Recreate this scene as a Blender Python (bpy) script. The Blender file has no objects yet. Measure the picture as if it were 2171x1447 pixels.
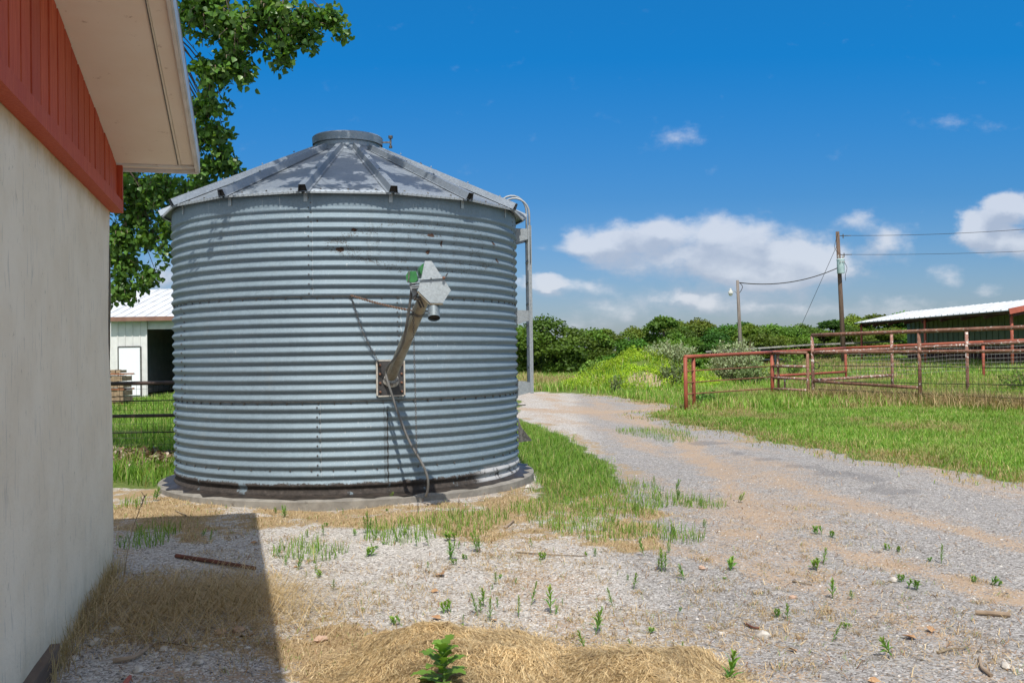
import bpy, math, random
import numpy as np
from mathutils import Matrix, Vector, Euler

random.seed(7)
rng = np.random.default_rng(11)
R_ = math.radians
scene = bpy.context.scene
COL = scene.collection

# ------------------------------------------------------------------ camera
FPX, CXP, CYP = 2000.0, 1085.5, 723.5          # focal length / centre in photo pixels
PITCH, ROLL, CAMZ = R_(0.616), R_(-0.83), 1.6
CAMROT = (Matrix.Rotation(math.pi/2 + PITCH, 3, 'X') @ Matrix.Rotation(ROLL, 3, 'Z'))
cam = bpy.data.cameras.new('camera')
cam.sensor_width = 36.0
cam.lens = 36.0*FPX/2171.0
cam.clip_start = 0.05
cam.clip_end = 6000
camo = bpy.data.objects.new('camera', cam)
COL.objects.link(camo)
camo.matrix_world = Matrix.Translation((0, 0, CAMZ)) @ CAMROT.to_4x4()
scene.camera = camo

# ------------------------------------------------------------------ exposure
scene.view_settings.view_transform = 'Standard'
scene.view_settings.look = 'None'
scene.view_settings.gamma = 1
scene.view_settings.use_curve_mapping = False
scene.view_settings.exposure = 0.35

scene.cycles.max_bounces = 6; scene.cycles.diffuse_bounces = 3; scene.cycles.glossy_bounces = 2; scene.cycles.transmission_bounces = 3
scene.cycles.caustics_reflective = False; scene.cycles.caustics_refractive = False
# ------------------------------------------------------------------ sun
SUNDIR = Vector((0.0613, -0.694, 1.0)).normalized()      # towards the sun
SUN_EL = math.asin(SUNDIR.z)
SUN_AZ = math.atan2(SUNDIR.x, SUNDIR.y)                    # clockwise from +Y
sl = bpy.data.lights.new('sun', 'SUN')
sl.energy = 3.9
sl.angle = R_(0.5)
sl.color = (1.0, 0.95, 0.86)
so = bpy.data.objects.new('sun', sl)
COL.objects.link(so)
so.rotation_euler = (-SUNDIR).to_track_quat('-Z', 'Y').to_euler()
so.location = (0, -20, 30)

# ------------------------------------------------------------------ node helpers
class NT:
    def __init__(s, tree):
        s.t = tree; s.n = tree.nodes; s.l = tree.links
        s.n.clear()
    def new(s, typ, **kw):
        nd = s.n.new(typ)
        for k, v in kw.items(): setattr(nd, k, v)
        return nd
    def put(s, sock, v):
        if isinstance(v, bpy.types.NodeSocket): s.l.new(v, sock)
        elif v is not None:
            if hasattr(sock, 'default_value'):
                try: sock.default_value = v
                except Exception:
                    sock.default_value = tuple(v)[:3] if len(tuple(v)) == 4 else tuple(v) + (1,)
    def math(s, op, a, b=None, c=None, clamp=False):
        nd = s.new('ShaderNodeMath', operation=op); nd.use_clamp = clamp
        s.put(nd.inputs[0], a)
        if b is not None: s.put(nd.inputs[1], b)
        if c is not None: s.put(nd.inputs[2], c)
        return nd.outputs[0]
    def vmath(s, op, a, b=None):
        nd = s.new('ShaderNodeVectorMath', operation=op)
        s.put(nd.inputs[0], a)
        if b is not None: s.put(nd.inputs[1], b)
        return nd.outputs['Value'] if op in ('LENGTH', 'DOT_PRODUCT', 'DISTANCE') else nd.outputs[0]
    def noise(s, vec, scale, detail=3, rough=0.55, dist=0.0):
        nd = s.new('ShaderNodeTexNoise')
        if vec is not None: s.put(nd.inputs['Vector'], vec)
        nd.inputs['Scale'].default_value = scale; nd.inputs['Detail'].default_value = detail
        nd.inputs['Roughness'].default_value = rough; nd.inputs['Distortion'].default_value = dist
        return nd.outputs['Fac']
    def voro(s, vec, scale, feature='F1', out='Distance', rnd=1.0):
        nd = s.new('ShaderNodeTexVoronoi', feature=feature)
        if vec is not None: s.put(nd.inputs['Vector'], vec)
        nd.inputs['Scale'].default_value = scale; nd.inputs['Randomness'].default_value = rnd
        return nd.outputs[out]
    def ss(s, v, a, b, lo=0.0, hi=1.0, smooth=True):
        nd = s.new('ShaderNodeMapRange'); nd.interpolation_type = 'SMOOTHSTEP' if smooth else 'LINEAR'
        s.put(nd.inputs['Value'], v)
        nd.inputs['From Min'].default_value = a; nd.inputs['From Max'].default_value = b
        nd.inputs['To Min'].default_value = lo; nd.inputs['To Max'].default_value = hi
        return nd.outputs['Result']
    def mix(s, f, a, b, blend='MIX'):
        nd = s.new('ShaderNodeMix', data_type='RGBA', blend_type=blend)
        s.put(nd.inputs['Factor'], f)
        for sk, v in ((nd.inputs['A'], a), (nd.inputs['B'], b)): pass
        s.put(nd.inputs[6], v4(a)); s.put(nd.inputs[7], v4(b))
        return nd.outputs[2]
    def ramp(s, f, stops):
        nd = s.new('ShaderNodeValToRGB')
        cr = nd.color_ramp
        while len(cr.elements) < len(stops): cr.elements.new(0.5)
        for e, (p, c) in zip(cr.elements, stops): e.position = p; e.color = v4(c)
        s.put(nd.inputs[0], f)
        return nd.outputs[0]
    def attr(s, name, out='Fac'):
        nd = s.new('ShaderNodeAttribute', attribute_name=name)
        return nd.outputs[out]
    def mapping(s, vec, scale=(1, 1, 1), rot=(0, 0, 0), loc=(0, 0, 0)):
        nd = s.new('ShaderNodeMapping'); s.put(nd.inputs['Vector'], vec)
        nd.inputs['Scale'].default_value = scale; nd.inputs['Rotation'].default_value = rot
        nd.inputs['Location'].default_value = loc
        return nd.outputs[0]
    def bump(s, h, strength=0.3, dist=0.01):
        nd = s.new('ShaderNodeBump'); s.put(nd.inputs['Height'], h)
        nd.inputs['Strength'].default_value = strength; nd.inputs['Distance'].default_value = dist
        return nd.outputs[0]
    def coord(s, out='Object'):
        return s.new('ShaderNodeTexCoord').outputs[out]
    def pos(s):
        return s.new('ShaderNodeNewGeometry').outputs['Position']
    def bsdf(s, color, rough=0.7, metal=0.0, normal=None, spec=0.5):
        b = s.new('ShaderNodeBsdfPrincipled')
        s.put(b.inputs['Base Color'], v4(color)); s.put(b.inputs['Roughness'], rough); s.put(b.inputs['Metallic'], metal)
        b.inputs['Specular IOR Level'].default_value = spec
        if normal is not None: s.put(b.inputs['Normal'], normal)
        return b.outputs[0]
    def out(s, sh):
        o = s.new('ShaderNodeOutputMaterial'); s.l.new(sh, o.inputs['Surface'])

def v4(c):
    if isinstance(c, bpy.types.NodeSocket) or c is None: return c
    if isinstance(c, (int, float)): return (c, c, c, 1)
    return tuple(c) if len(c) == 4 else tuple(c) + (1,)

def newmat(name):
    m = bpy.data.materials.new(name); m.use_nodes = True
    return m, NT(m.node_tree)

# ------------------------------------------------------------------ world: sky with clouds at infinity
w = bpy.data.worlds.new('World'); scene.world = w; w.use_nodes = True
N = NT(w.node_tree)
sky = N.new('ShaderNodeTexSky', sky_type='NISHITA')
sky.sun_disc = False
sky.sun_elevation = SUN_EL
sky.sun_rotation = SUN_AZ
sky.air_density = 1.15; sky.dust_density = 0.6; sky.ozone_density = 2.2
d = N.coord('Generated')
sep = N.new('ShaderNodeSeparateXYZ'); N.put(sep.inputs[0], d)
yy = N.math('MAXIMUM', sep.outputs[1], 0.08)
u = N.math('DIVIDE', sep.outputs[0], yy); v = N.math('DIVIDE', sep.outputs[2], yy)
comb = N.new('ShaderNodeCombineXYZ'); N.put(comb.inputs[0], u); N.put(comb.inputs[1], v)
uv = comb.outputs[0]
def px_uv(px, py):
    r = CAMROT @ Vector(((px-CXP)/FPX, -(py-CYP)/FPX, -1.0))
    return r.x/r.y, r.z/r.y
CLOUDS = [(1300,505,120,42,1),(1390,482,75,40,1),(1240,520,85,26,.8),(1500,495,110,45,.95),(1450,548,190,42,.9),(1610,505,120,50,.85),
          (1640,562,170,42,.85),(1730,545,100,48,.7),(1560,585,170,28,.6),(1805,466,62,28,.75),(1885,507,62,40,.9),(2110,475,85,62,1.1),
          (2150,440,60,36,1.15),(2050,490,48,44,1.0),(2120,515,110,28,.8),(1190,603,115,26,.85),(1148,592,48,20,1),(1440,632,38,20,.85),
          (1500,640,55,30,.45),(2005,584,58,21,.6),(2092,617,55,18,.5),(1425,292,95,32,.5),(2040,268,120,26,.36),(1650,605,130,30,.65),
          (1800,565,120,55,.5),(345,585,60,60,.75),(1290,655,100,25,.35),(1620,650,140,24,.35),(1900,650,140,26,.3),(1420,640,260,60,.42),(1230,690,160,22,.4),(1750,655,260,40,.42),(1330,560,120,18,.35),
          (2300,520,150,60,.9),(-100,480,150,50,.8),(2600,450,180,60,.8)]
# warped coordinates so that no ellipse shows
nw = N.new('ShaderNodeTexNoise'); N.put(nw.inputs['Vector'], N.mapping(uv, (1, 1.6, 1))); nw.inputs['Scale'].default_value = 16; nw.inputs['Detail'].default_value = 6; nw.inputs['Roughness'].default_value = .58
wv = N.vmath('SUBTRACT', nw.outputs['Color'], (.5, .5, .5))
sc1 = N.vmath('MULTIPLY', wv, (.065, .036, 0))
uvw = N.vmath('ADD', uv, sc1)
def cloud_field(vec):
    acc = None
    for (px, py, rx, ry, wt) in CLOUDS:
        cu, cv = px_uv(px, py)
        q = N.vmath('MULTIPLY', N.vmath('SUBTRACT', vec, (cu, cv, 0)), (FPX/rx/1.25, FPX/ry/1.25, 0))
        L = N.math('SUBTRACT', 1.0, N.vmath('LENGTH', q), clamp=True)
        L = N.math('MULTIPLY', L, wt)
        acc = L if acc is None else N.math('ADD', acc, L)
    return acc
fld = cloud_field(uvw)
fine = N.noise(N.mapping(uv, (1, 1.5, 1)), 34, 8, .62)
bil = N.voro(N.vmath('ADD', N.mapping(uv, (1, 1.3, 1)), N.vmath('MULTIPLY', wv, (.05, .05, 0))), 38, 'SMOOTH_F1')
dens = N.math('ADD', fld, N.math('ADD', N.math('MULTIPLY', N.math('SUBTRACT', fine, .5), .85), N.math('MULTIPLY', N.math('SUBTRACT', .42, bil), .34)))
alpha = N.ss(dens, .12, .95)
alpha = N.math('MULTIPLY', alpha, .72)
# bright sunlit tops, greyer bottoms
lit = N.noise(N.mapping(uv, (1, 1.5, 1), loc=(0, .012, 0)), 20, 5, .55)
upf = cloud_field(N.vmath('ADD', uvw, (0, .016, 0)))
lit2 = N.ss(N.math('ADD', N.math('MULTIPLY', N.math('SUBTRACT', dens, upf), .75), N.math('MULTIPLY', lit, .8)), .10, .85)
ccol = N.mix(lit2, (3.5, 3.75, 4.4), (5.5, 5.6, 5.95))
# clear, strongly blue air: tint of the sky by elevation
tint = N.ramp(N.math('MULTIPLY', v, 2.0), [(0.0, (.40, .47, .66)), (.10, (.34, .44, .66)), (.32, (.155, .40, .68)), (.62, (.035, .46, .83)), (1.0, (.06, .56, .92))])
skyc = N.mix(1.0, sky.outputs[0], tint, 'MULTIPLY')
final = N.mix(alpha, skyc, ccol)
# unseen white clouds added overhead and behind the camera to fill the shade
oc = N.ss(N.noise(N.mapping(d, (1, 1, 1.6)), 2.6, 6, .6), .40, .56)
oc = N.math('MULTIPLY', oc, N.ss(v, 1.2, 1.7))
final = N.mix(N.math('MULTIPLY', oc, .9), final, (8.2, 7.7, 7.1))
bg = N.new('ShaderNodeBackground'); N.put(bg.inputs[0], final); bg.inputs[1].default_value = 0.115
wo = N.new('ShaderNodeOutputWorld'); N.l.new(bg.outputs[0], wo.inputs[0])

# ------------------------------------------------------------------ geometry helpers
def ray(px, py):
    return CAMROT @ Vector(((px-CXP)/FPX, -(py-CYP)/FPX, -1.0))
def G(px, py, z=0.0):                                     # photo pixel -> point on the ground
    r = ray(px, py); t = (z-CAMZ)/r.z
    return Vector((r.x*t, r.y*t, z))
def P(px, py, Y):                                         # photo pixel at a distance
    r = ray(px, py); t = Y/r.y
    return Vector((r.x*t, Y, CAMZ + r.z*t))

def hash2(ix, iy, seed):
    h = (ix.astype(np.int64)*374761393 + iy.astype(np.int64)*668265263 + seed*1442695041) & 0x7fffffff
    h = (h ^ (h >> 13))*1274126177 & 0x7fffffff
    return ((h ^ (h >> 16)) & 0xffff)/65535.0
def vnoise(x, y, seed=0):
    x = np.asarray(x, float); y = np.asarray(y, float)
    ix = np.floor(x); iy = np.floor(y); fx = x-ix; fy = y-iy
    fx = fx*fx*(3-2*fx); fy = fy*fy*(3-2*fy)
    a = hash2(ix, iy, seed); b = hash2(ix+1, iy, seed); c = hash2(ix, iy+1, seed); e = hash2(ix+1, iy+1, seed)
    return (a*(1-fx)+b*fx)*(1-fy) + (c*(1-fx)+e*fx)*fy
def fbm(x, y, seed=0, o=4):
    s = 0; a = .5; t = 0
    x = np.asarray(x, float); y = np.asarray(y, float)
    for i in range(o):
        s = s + a*vnoise(x*2**i, y*2**i, seed+i*17); t += a; a *= .5
    return s/t
def sstep(v, a, b):
    t = np.clip((np.asarray(v, float)-a)/(b-a), 0, 1); return t*t*(3-2*t)

MOUND = (4.9, 37.5)
def H(x, y):
    x = np.asarray(x, float); y = np.asarray(y, float)
    z = .042*np.clip(x-9, 0, 14)*sstep(y, 22, 32)*(1-sstep(y, 120, 300))
    z = z + 1.15*np.exp(-(((x-MOUND[0])/1.9)**2 + ((y-MOUND[1])/2.2)**2))
    z = z + .75*np.exp(-(((x-6.6)/1.5)**2 + ((y-39.5)/2.2)**2))
    z = z + .16*np.exp(-(((x+5.9)/1.6)**2 + ((y-14.2)/.55)**2))       # leaf litter bank along the fence
    z = z - .06*sstep(x, .1, 1.0)*(1-sstep(x, 2.6, 4))*sstep(y, 9, 10.5)*(1-sstep(y, 14, 17))
    near = 1-sstep(np.hypot(x, y), 40, 90)
    z = z + near*((fbm(x*.5, y*.5, 3)-.5)*.09 + (fbm(x*2.2, y*2.2, 9)-.5)*.03)
    z = z*1.0
    # keep the pad and the barn foot even
    return z
def H1(x, y): return float(H(np.array([x]), np.array([y]))[0])

def mesh_obj(name, V, F, mat, parent=None, smooth=False, colors=None, fattrs=None, sharp=None):
    me = bpy.data.meshes.new(name)
    me.from_pydata([tuple(p) for p in V], [], F)
    return finish(me, name, mat, parent, smooth, colors, fattrs, sharp)
def big_mesh(name, V, loops, totals, mat, parent=None, smooth=False, colors=None, fattrs=None):
    me = bpy.data.meshes.new(name)
    V = np.ascontiguousarray(V, np.float32)
    me.vertices.add(len(V)); me.vertices.foreach_set('co', V.ravel())
    loops = np.ascontiguousarray(loops, np.int32).ravel(); totals = np.ascontiguousarray(totals, np.int32)
    me.loops.add(len(loops)); me.loops.foreach_set('vertex_index', loops)
    me.polygons.add(len(totals))
    st = np.zeros(len(totals), np.int32); st[1:] = np.cumsum(totals)[:-1]
    me.polygons.foreach_set('loop_start', st)
    try: me.polygons.foreach_set('loop_total', totals)
    except Exception: pass
    me.update(calc_edges=True)
    return finish(me, name, mat, parent, smooth, colors, fattrs)
def finish(me, name, mat, parent, smooth, colors, fattrs, sharp=None):
    if colors is not None:
        a = me.color_attributes.new('tone', 'FLOAT_COLOR', 'POINT')
        c = np.ones((len(me.vertices), 4), np.float32); c[:, :3] = colors
        a.data.foreach_set('color', c.ravel())
    if fattrs:
        for k, arr in fattrs.items():
            a = me.attributes.new(k, 'FLOAT', 'POINT'); a.data.foreach_set('value', np.ascontiguousarray(arr, np.float32))
    if smooth: me.polygons.foreach_set('use_smooth', np.ones(len(me.polygons), bool))
    if sharp is not None: me.set_sharp_from_angle(angle=R_(sharp))
    if mat: me.materials.append(mat)
    o = bpy.data.objects.new(name, me); COL.objects.link(o)
    if parent: o.parent = parent
    return o

def tag(o, label=None, cat=None, group=None, kind=None):
    if label: o['label'] = label
    if cat: o['category'] = cat
    if group: o['group'] = group
    if kind: o['kind'] = kind
    return o
def thing(name, label, cat, loc=(0, 0, 0), rotz=0, group=None):
    o = bpy.data.objects.new(name, None); COL.objects.link(o)
    o.location = loc; o.rotation_euler = (0, 0, rotz); o.empty_display_size = .2
    return tag(o, label, cat, group)
def copy_tree(o, parent=None):
    c = o.copy(); COL.objects.link(c)
    if parent: c.parent = parent
    for ch in list(o.children): copy_tree(ch, c)
    return c

class MB:
    """collects shapes into one mesh"""
    def __init__(s): s.V = []; s.F = []
    def add(s, V, F):
        n = len(s.V); s.V += [tuple(p) for p in V]; s.F += [tuple(i+n for i in f) for f in F]
        return s
    def box(s, c, size, rot=None):
        a, b, e = size[0]/2, size[1]/2, size[2]/2
        vs = [Vector((x, y, z)) for x in (-a, a) for y in (-b, b) for z in (-e, e)]
        if rot is not None: vs = [rot @ q for q in vs]
        c = Vector(c); vs = [q+c for q in vs]
        return s.add(vs, [(0, 1, 3, 2), (4, 6, 7, 5), (0, 4, 5, 1), (2, 3, 7, 6), (0, 2, 6, 4), (1, 5, 7, 3)])
    def beam(s, a, b, wd, ht, up=(0, 0, 1)):
        a = Vector(a); b = Vector(b); d = (b-a).normalized()
        r = d.cross(Vector(up)).normalized(); uu = r.cross(d)
        vs = [p + r*x*wd/2 + uu*y*ht/2 for p in (a, b) for x, y in ((-1, -1), (1, -1), (1, 1), (-1, 1))]
        return s.add(vs, [(0, 1, 2, 3)[::-1], (4, 5, 6, 7), (0, 1, 5, 4), (1, 2, 6, 5), (2, 3, 7, 6), (3, 0, 4, 7)])
    def tube(s, pts, r, n=8, cap=True, closed=False):
        pts = [Vector(p) for p in pts]; k = len(pts)
        rs = r if isinstance(r, (list, tuple)) else [r]*k
        V = []; F = []
        t0 = None; ref = None
        for i, p in enumerate(pts):
            if closed: t = pts[(i+1) % k]-pts[i-1]
            else: t = pts[min(i+1, k-1)]-pts[max(i-1, 0)]
            t = t.normalized() if t.length > 1e-9 else Vector((0, 0, 1))
            if ref is None:
                ref = Vector((0, 0, 1)) if abs(t.z) < .9 else Vector((1, 0, 0))
                ref = (ref - t*ref.dot(t)).normalized()
            else:
                ref = ref - t*ref.dot(t)
                ref = ref.normalized() if ref.length > 1e-6 else t.orthogonal().normalized()
            b = t.cross(ref)
            for j in range(n):
                a = 2*math.pi*j/n
                V.append(p + (ref*math.cos(a)+b*math.sin(a))*rs[i])
        m = k if closed else k-1
        for i in range(m):
            i2 = (i+1) % k
            for j in range(n):
                j2 = (j+1) % n
                F.append((i*n+j, i*n+j2, i2*n+j2, i2*n+j))
        if cap and not closed:
            F.append(tuple(range(n))[::-1]); F.append(tuple((k-1)*n+j for j in range(n)))
        return s.add(V, F)
    def prism(s, poly, d):
        """closed solid from a 3D polygon and an offset vector"""
        d = Vector(d); n = len(poly); A = [Vector(p) for p in poly]; B = [p+d for p in A]
        return s.add(A+B, [tuple(range(n))[::-1], tuple(range(n, 2*n))] + [(i, (i+1) % n, n+(i+1) % n, n+i) for i in range(n)])
    def lathe(s, prof, n=48, c=(0, 0, 0), cap=False):
        V = []; F = []; c = Vector(c); k = len(prof)
        for (r, z) in prof:
            for j in range(n):
                a = 2*math.pi*j/n; V.append(c+Vector((r*math.cos(a), r*math.sin(a), z)))
        for i in range(k-1):
            for j in range(n):
                F.append((i*n+j, i*n+(j+1) % n, (i+1)*n+(j+1) % n, (i+1)*n+j))
        if cap: F.append(tuple(range(n))[::-1]); F.append(tuple((k-1)*n+j for j in range(n)))
        return s.add(V, F)
    def disc_bolt(s, c, nrm, r=.009, h=.008, n=6):
        nrm = Vector(nrm).normalized(); c = Vector(c)
        return s.tube([c-nrm*.004, c+nrm*h*.6, c+nrm*h], [r, r, r*.55], n)
    def rock(s, c, r, seed=0, squash=.6):
        rr = random.Random(seed)
        V = []; F = []
        n, m = 7, 5
        c = Vector(c)
        for i in range(m):
            th = math.pi*(i+.5)/m
            for j in range(n):
                a = 2*math.pi*(j+(i % 2)*.5)/n
                q = r*(.75+.45*rr.random())
                V.append(c+Vector((q*math.sin(th)*math.cos(a), q*.8*math.sin(th)*math.sin(a), q*squash*math.cos(th))))
        for i in range(m-1):
            for j in range(n):
                F.append((i*n+j, (i+1)*n+j, (i+1)*n+(j+1) % n, i*n+(j+1) % n))
        F.append(tuple(range(n))); F.append(tuple((m-1)*n+j for j in range(n))[::-1])
        return s.add(V, F)
    def build(s, name, mat, parent=None, smooth=False, sharp=None):
        return mesh_obj(name, s.V, s.F, mat, parent, smooth or sharp is not None, sharp=sharp)

def blades(name, X, Y, h, wd, lean, cols, mat, parent=None, zoff=-.01, tipc=1.15, heading=None, Z=None, flat=0.0):
    """curved grass blades, one mesh"""
    n = len(X)
    a = rng.uniform(0, 2*np.pi, n) if heading is None else heading
    f = a + np.pi/2 + rng.normal(0, .5, n)
    dx, dy = np.cos(a), np.sin(a); sx, sy = np.cos(f), np.sin(f)
    h = np.broadcast_to(h, n); wd = np.broadcast_to(wd, n); lean = np.broadcast_to(lean, n)
    z0 = (H(X, Y) if Z is None else Z) + zoff
    V = np.zeros((n, 5, 3), np.float32)
    up = np.clip(1-lean*lean*.45, .12, 1)
    l1 = h*lean*.30; z1 = h*.58*(.6+.4*up); l2 = h*lean; z2 = h*up
    V[:, 0] = np.stack([X-sx*wd/2, Y-sy*wd/2, z0], 1); V[:, 1] = np.stack([X+sx*wd/2, Y+sy*wd/2, z0], 1)
    V[:, 2] = np.stack([X+dx*l1+sx*wd*.38, Y+dy*l1+sy*wd*.38, z0+z1], 1)
    V[:, 3] = np.stack([X+dx*l1-sx*wd*.38, Y+dy*l1-sy*wd*.38, z0+z1], 1)
    V[:, 4] = np.stack([X+dx*l2, Y+dy*l2, z0+z2], 1)
    base = (np.arange(n)*5)[:, None]
    loops = (base + np.array([0, 1, 2, 3, 3, 2, 4])[None]).ravel()
    totals = np.tile(np.array([4, 3]), n)
    C = np.repeat(cols[:, None, :], 5, 1).astype(np.float32)
    C[:, 4] *= tipc
    return big_mesh(name, V.reshape(-1, 3), loops, totals, mat, parent, colors=C.reshape(-1, 3))

def polymask(x, y, poly):
    """signed distance, positive inside"""
    x = np.asarray(x, float); y = np.asarray(y, float)
    d = np.full(x.shape, 1e9); ins = np.zeros(x.shape, bool)
    n = len(poly)
    for i in range(n):
        ax, ay = poly[i]; bx, by = poly[(i+1) % n]
        ex, ey = bx-ax, by-ay
        t = np.clip(((x-ax)*ex+(y-ay)*ey)/(ex*ex+ey*ey+1e-12), 0, 1)
        d = np.minimum(d, np.hypot(x-ax-t*ex, y-ay-t*ey))
        c = ((ay > y) != (by > y))
        with np.errstate(divide='ignore', invalid='ignore'):
            xi = ax + (y-ay)/(by-ay if by != ay else 1e-12)*ex
        ins ^= c & (x < xi)
    return np.where(ins, d, -d)
def gpoly(pts): return [tuple(G(a, b).xy) for a, b in pts]

# ------------------------------------------------------------------ ground zones
GREEN = gpoly([(1345,879),(1400,887),(1480,906),(1560,921),(1640,938),(1720,952),(1800,969),(1900,986),(2000,1004),(2171,1028),(3000,1120)]) + \
        [(60, 12), (2300, 60), (2300, 2300), (-60, 2300), (-60, 40)] + gpoly([(1000,829),(1110,831),(1240,836),(1330,846),(1420,858),(1440,868)])
LAWN = gpoly([(1000,872),(1112,889),(1180,913),(1250,943),(1322,985),(1338,1018),(1290,1042),(1205,1060),(1125,1068),(1120,1020),(1090,985),(1020,950),(960,920)])
DRY1 = gpoly([(150,1010),(232,995),(340,1010),(400,1050),(700,1072),(1000,1065),(1150,1035),(1300,1035),(1410,1085),(1400,1160),(1300,1165),(1200,1150),(1000,1150),(800,1128),(560,1112),(400,1150),(150,1120)])
DRY2 = gpoly([(205,1235),(330,1195),(560,1195),(600,1270),(760,1290),(820,1447),(600,1600),(500,1400),(300,1372),(170,1372)])
DRY3 = gpoly([(560,1330),(720,1320),(1130,1370),(1470,1430),(1520,1520),(600,1600)])
LEFTG = [(-30, 11.6), (-4.2, 11.2), (-4.0, 14), (0, 16), (0.4, 30), (-2, 60), (0, 2300), (-2300, 2300), (-2300, 11.6)]
ROADDIR = (G(2000,1100)-G(1250,900)).normalized()
def zones(x, y):
    e = (fbm(x*1.3, y*1.3, 21)-.5)*.9 + (fbm(x*6, y*6, 31, 3)-.5)*.5
    dist = np.hypot(x, y); es = np.clip(dist/14, .6, 2.5)
    g = sstep(polymask(x, y, GREEN)+e*.55*es, -.12, .28)
    l = sstep(polymask(x, y, LAWN)+e*.45, -.1, .3)
    lg = sstep(polymask(x, y, LEFTG)+e*.5, -.1, .4)
    green = np.maximum(np.maximum(g, l), lg)
    dr = np.maximum(sstep(polymask(x, y, DRY1)+e*.55, -.15, .25), sstep(polymask(x, y, DRY2)+e*.45, -.1, .25)*.50)
    dr = np.maximum(dr, sstep(polymask(x, y, DRY3)+e*.4, -.1, .2))
    dr = dr*(.42+.75*sstep(fbm(x*2.1, y*2.1, 63)*.6+fbm(x*6, y*6, 64)*.4, .36, .60))
    # ragged dry fringe along the grass
    fr = np.maximum(sstep(polymask(x, y, GREEN)+e*.9*es, -.55*1.2, -.05), sstep(polymask(x, y, LAWN)+e*.9, -.5, 0))
    dr = np.maximum(dr, fr*.75*sstep(fbm(x*1.1, y*1.1, 77), .35, .6))
    sp = sstep(fbm(x*.9, y*.9, 55), .48, .74)*sstep(x, 3.4, 1.2)*.42
    dr = np.maximum(dr*(1-green), sp*(1-green))
    return green, dr

# ------------------------------------------------------------------ materials
def simple(name, c1, c2=None, scale=8, rough=.7, metal=0, bump=0, bscale=None, detail=4, lo=.35, hi=.65, stretch=(1, 1, 1), spec=.4, c3=None, s3=3, t3=(.6, .68), bdist=.01):
    m, n = newmat(name)
    co = n.mapping(n.coord(), stretch)
    col = c1
    if c2 is not None: col = n.mix(n.ss(n.noise(co, scale, detail), lo, hi), c1, c2)
    if c3 is not None: col = n.mix(n.ss(n.noise(co, s3, 6, .65), *t3), col, c3)
    nm = n.bump(n.noise(co, bscale or scale*3, 5, .6), bump, bdist) if bump else None
    n.out(n.bsdf(col, rough, metal, nm, spec))
    return m

def leaf_mat(name, base, var=.35, trans=.35, hue=.03, rough=.45, spec=.35, objvar=True):
    m, n = newmat(name)
    col = n.mix(1.0, base, n.attr('tone', 'Color'), 'MULTIPLY')
    if objvar:
        oi = n.new('ShaderNodeObjectInfo')
        h = n.new('ShaderNodeHueSaturation')
        n.put(h.inputs['Hue'], n.math('ADD', .5-hue/2, n.math('MULTIPLY', oi.outputs['Random'], hue)))
        n.put(h.inputs['Value'], n.math('ADD', 1-var/2, n.math('MULTIPLY', n.math('FRACT', n.math('MULTIPLY', oi.outputs['Random'], 7.3)), var)))
        n.put(h.inputs['Color'], col); col = h.outputs[0]
    b = n.bsdf(col, rough, 0, None, spec)
    t = n.new('ShaderNodeBsdfTranslucent')
    n.put(t.inputs[0], n.mix(1.0, col, (1.5, 1.45, .6), 'MULTIPLY'))
    mx = n.new('ShaderNodeMixShader'); mx.inputs[0].default_value = trans
    n.l.new(b, mx.inputs[1]); n.l.new(t.outputs[0], mx.inputs[2])
    n.out(mx.outputs[0])
    return m

# ground material
M_ground, n = newmat('ground_surface')
po = n.pos()
gA, dA, rA, sA = n.attr('green'), n.attr('dry'), n.attr('road'), n.attr('soil')
nf = n.noise(po, 26, 5, .65); nm_ = n.noise(po, 5, 4, .6); nl = n.noise(po, .8, 3, .5)
# crushed stone: three sizes of chips, each cell its own grey
c1 = n.new('ShaderNodeTexVoronoi'); n.put(c1.inputs['Vector'], n.mapping(po, (1, 1, .4))); c1.inputs['Scale'].default_value = 95
c2 = n.new('ShaderNodeTexVoronoi'); n.put(c2.inputs['Vector'], n.mapping(po, (1, 1, .4))); c2.inputs['Scale'].default_value = 42
sp1 = n.new('ShaderNodeSeparateColor'); n.put(sp1.inputs[0], c1.outputs['Color'])
sp2 = n.new('ShaderNodeSeparateColor'); n.put(sp2.inputs[0], c2.outputs['Color'])
chips = n.ramp(sp1.outputs[0], [(0, (.17, .145, .125)), (.25, (.30, .275, .25)), (.6, (.43, .40, .37)), (.86, (.53, .50, .465)), (1, (.68, .65, .61))])
big = n.ramp(sp2.outputs[0], [(0, (.19, .17, .15)), (.5, (.37, .34, .31)), (1, (.62, .58, .54))])
grav = n.mix(n.ss(sp2.outputs[1], .80, .84), chips, big)
greyer = n.mix(1.0, grav, (.69, .70, .725), 'MULTIPLY')
grav = n.mix(n.ss(n.math('ADD', rA, n.math('MULTIPLY', n.math('SUBTRACT', nl, .5), .6)), .25, .75), grav, greyer)
sand = n.ramp(n.noise(po, 60, 4, .7), [(.3, (.27, .19, .13)), (.55, (.39, .29, .205)), (.75, (.47, .37, .28))])
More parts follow.
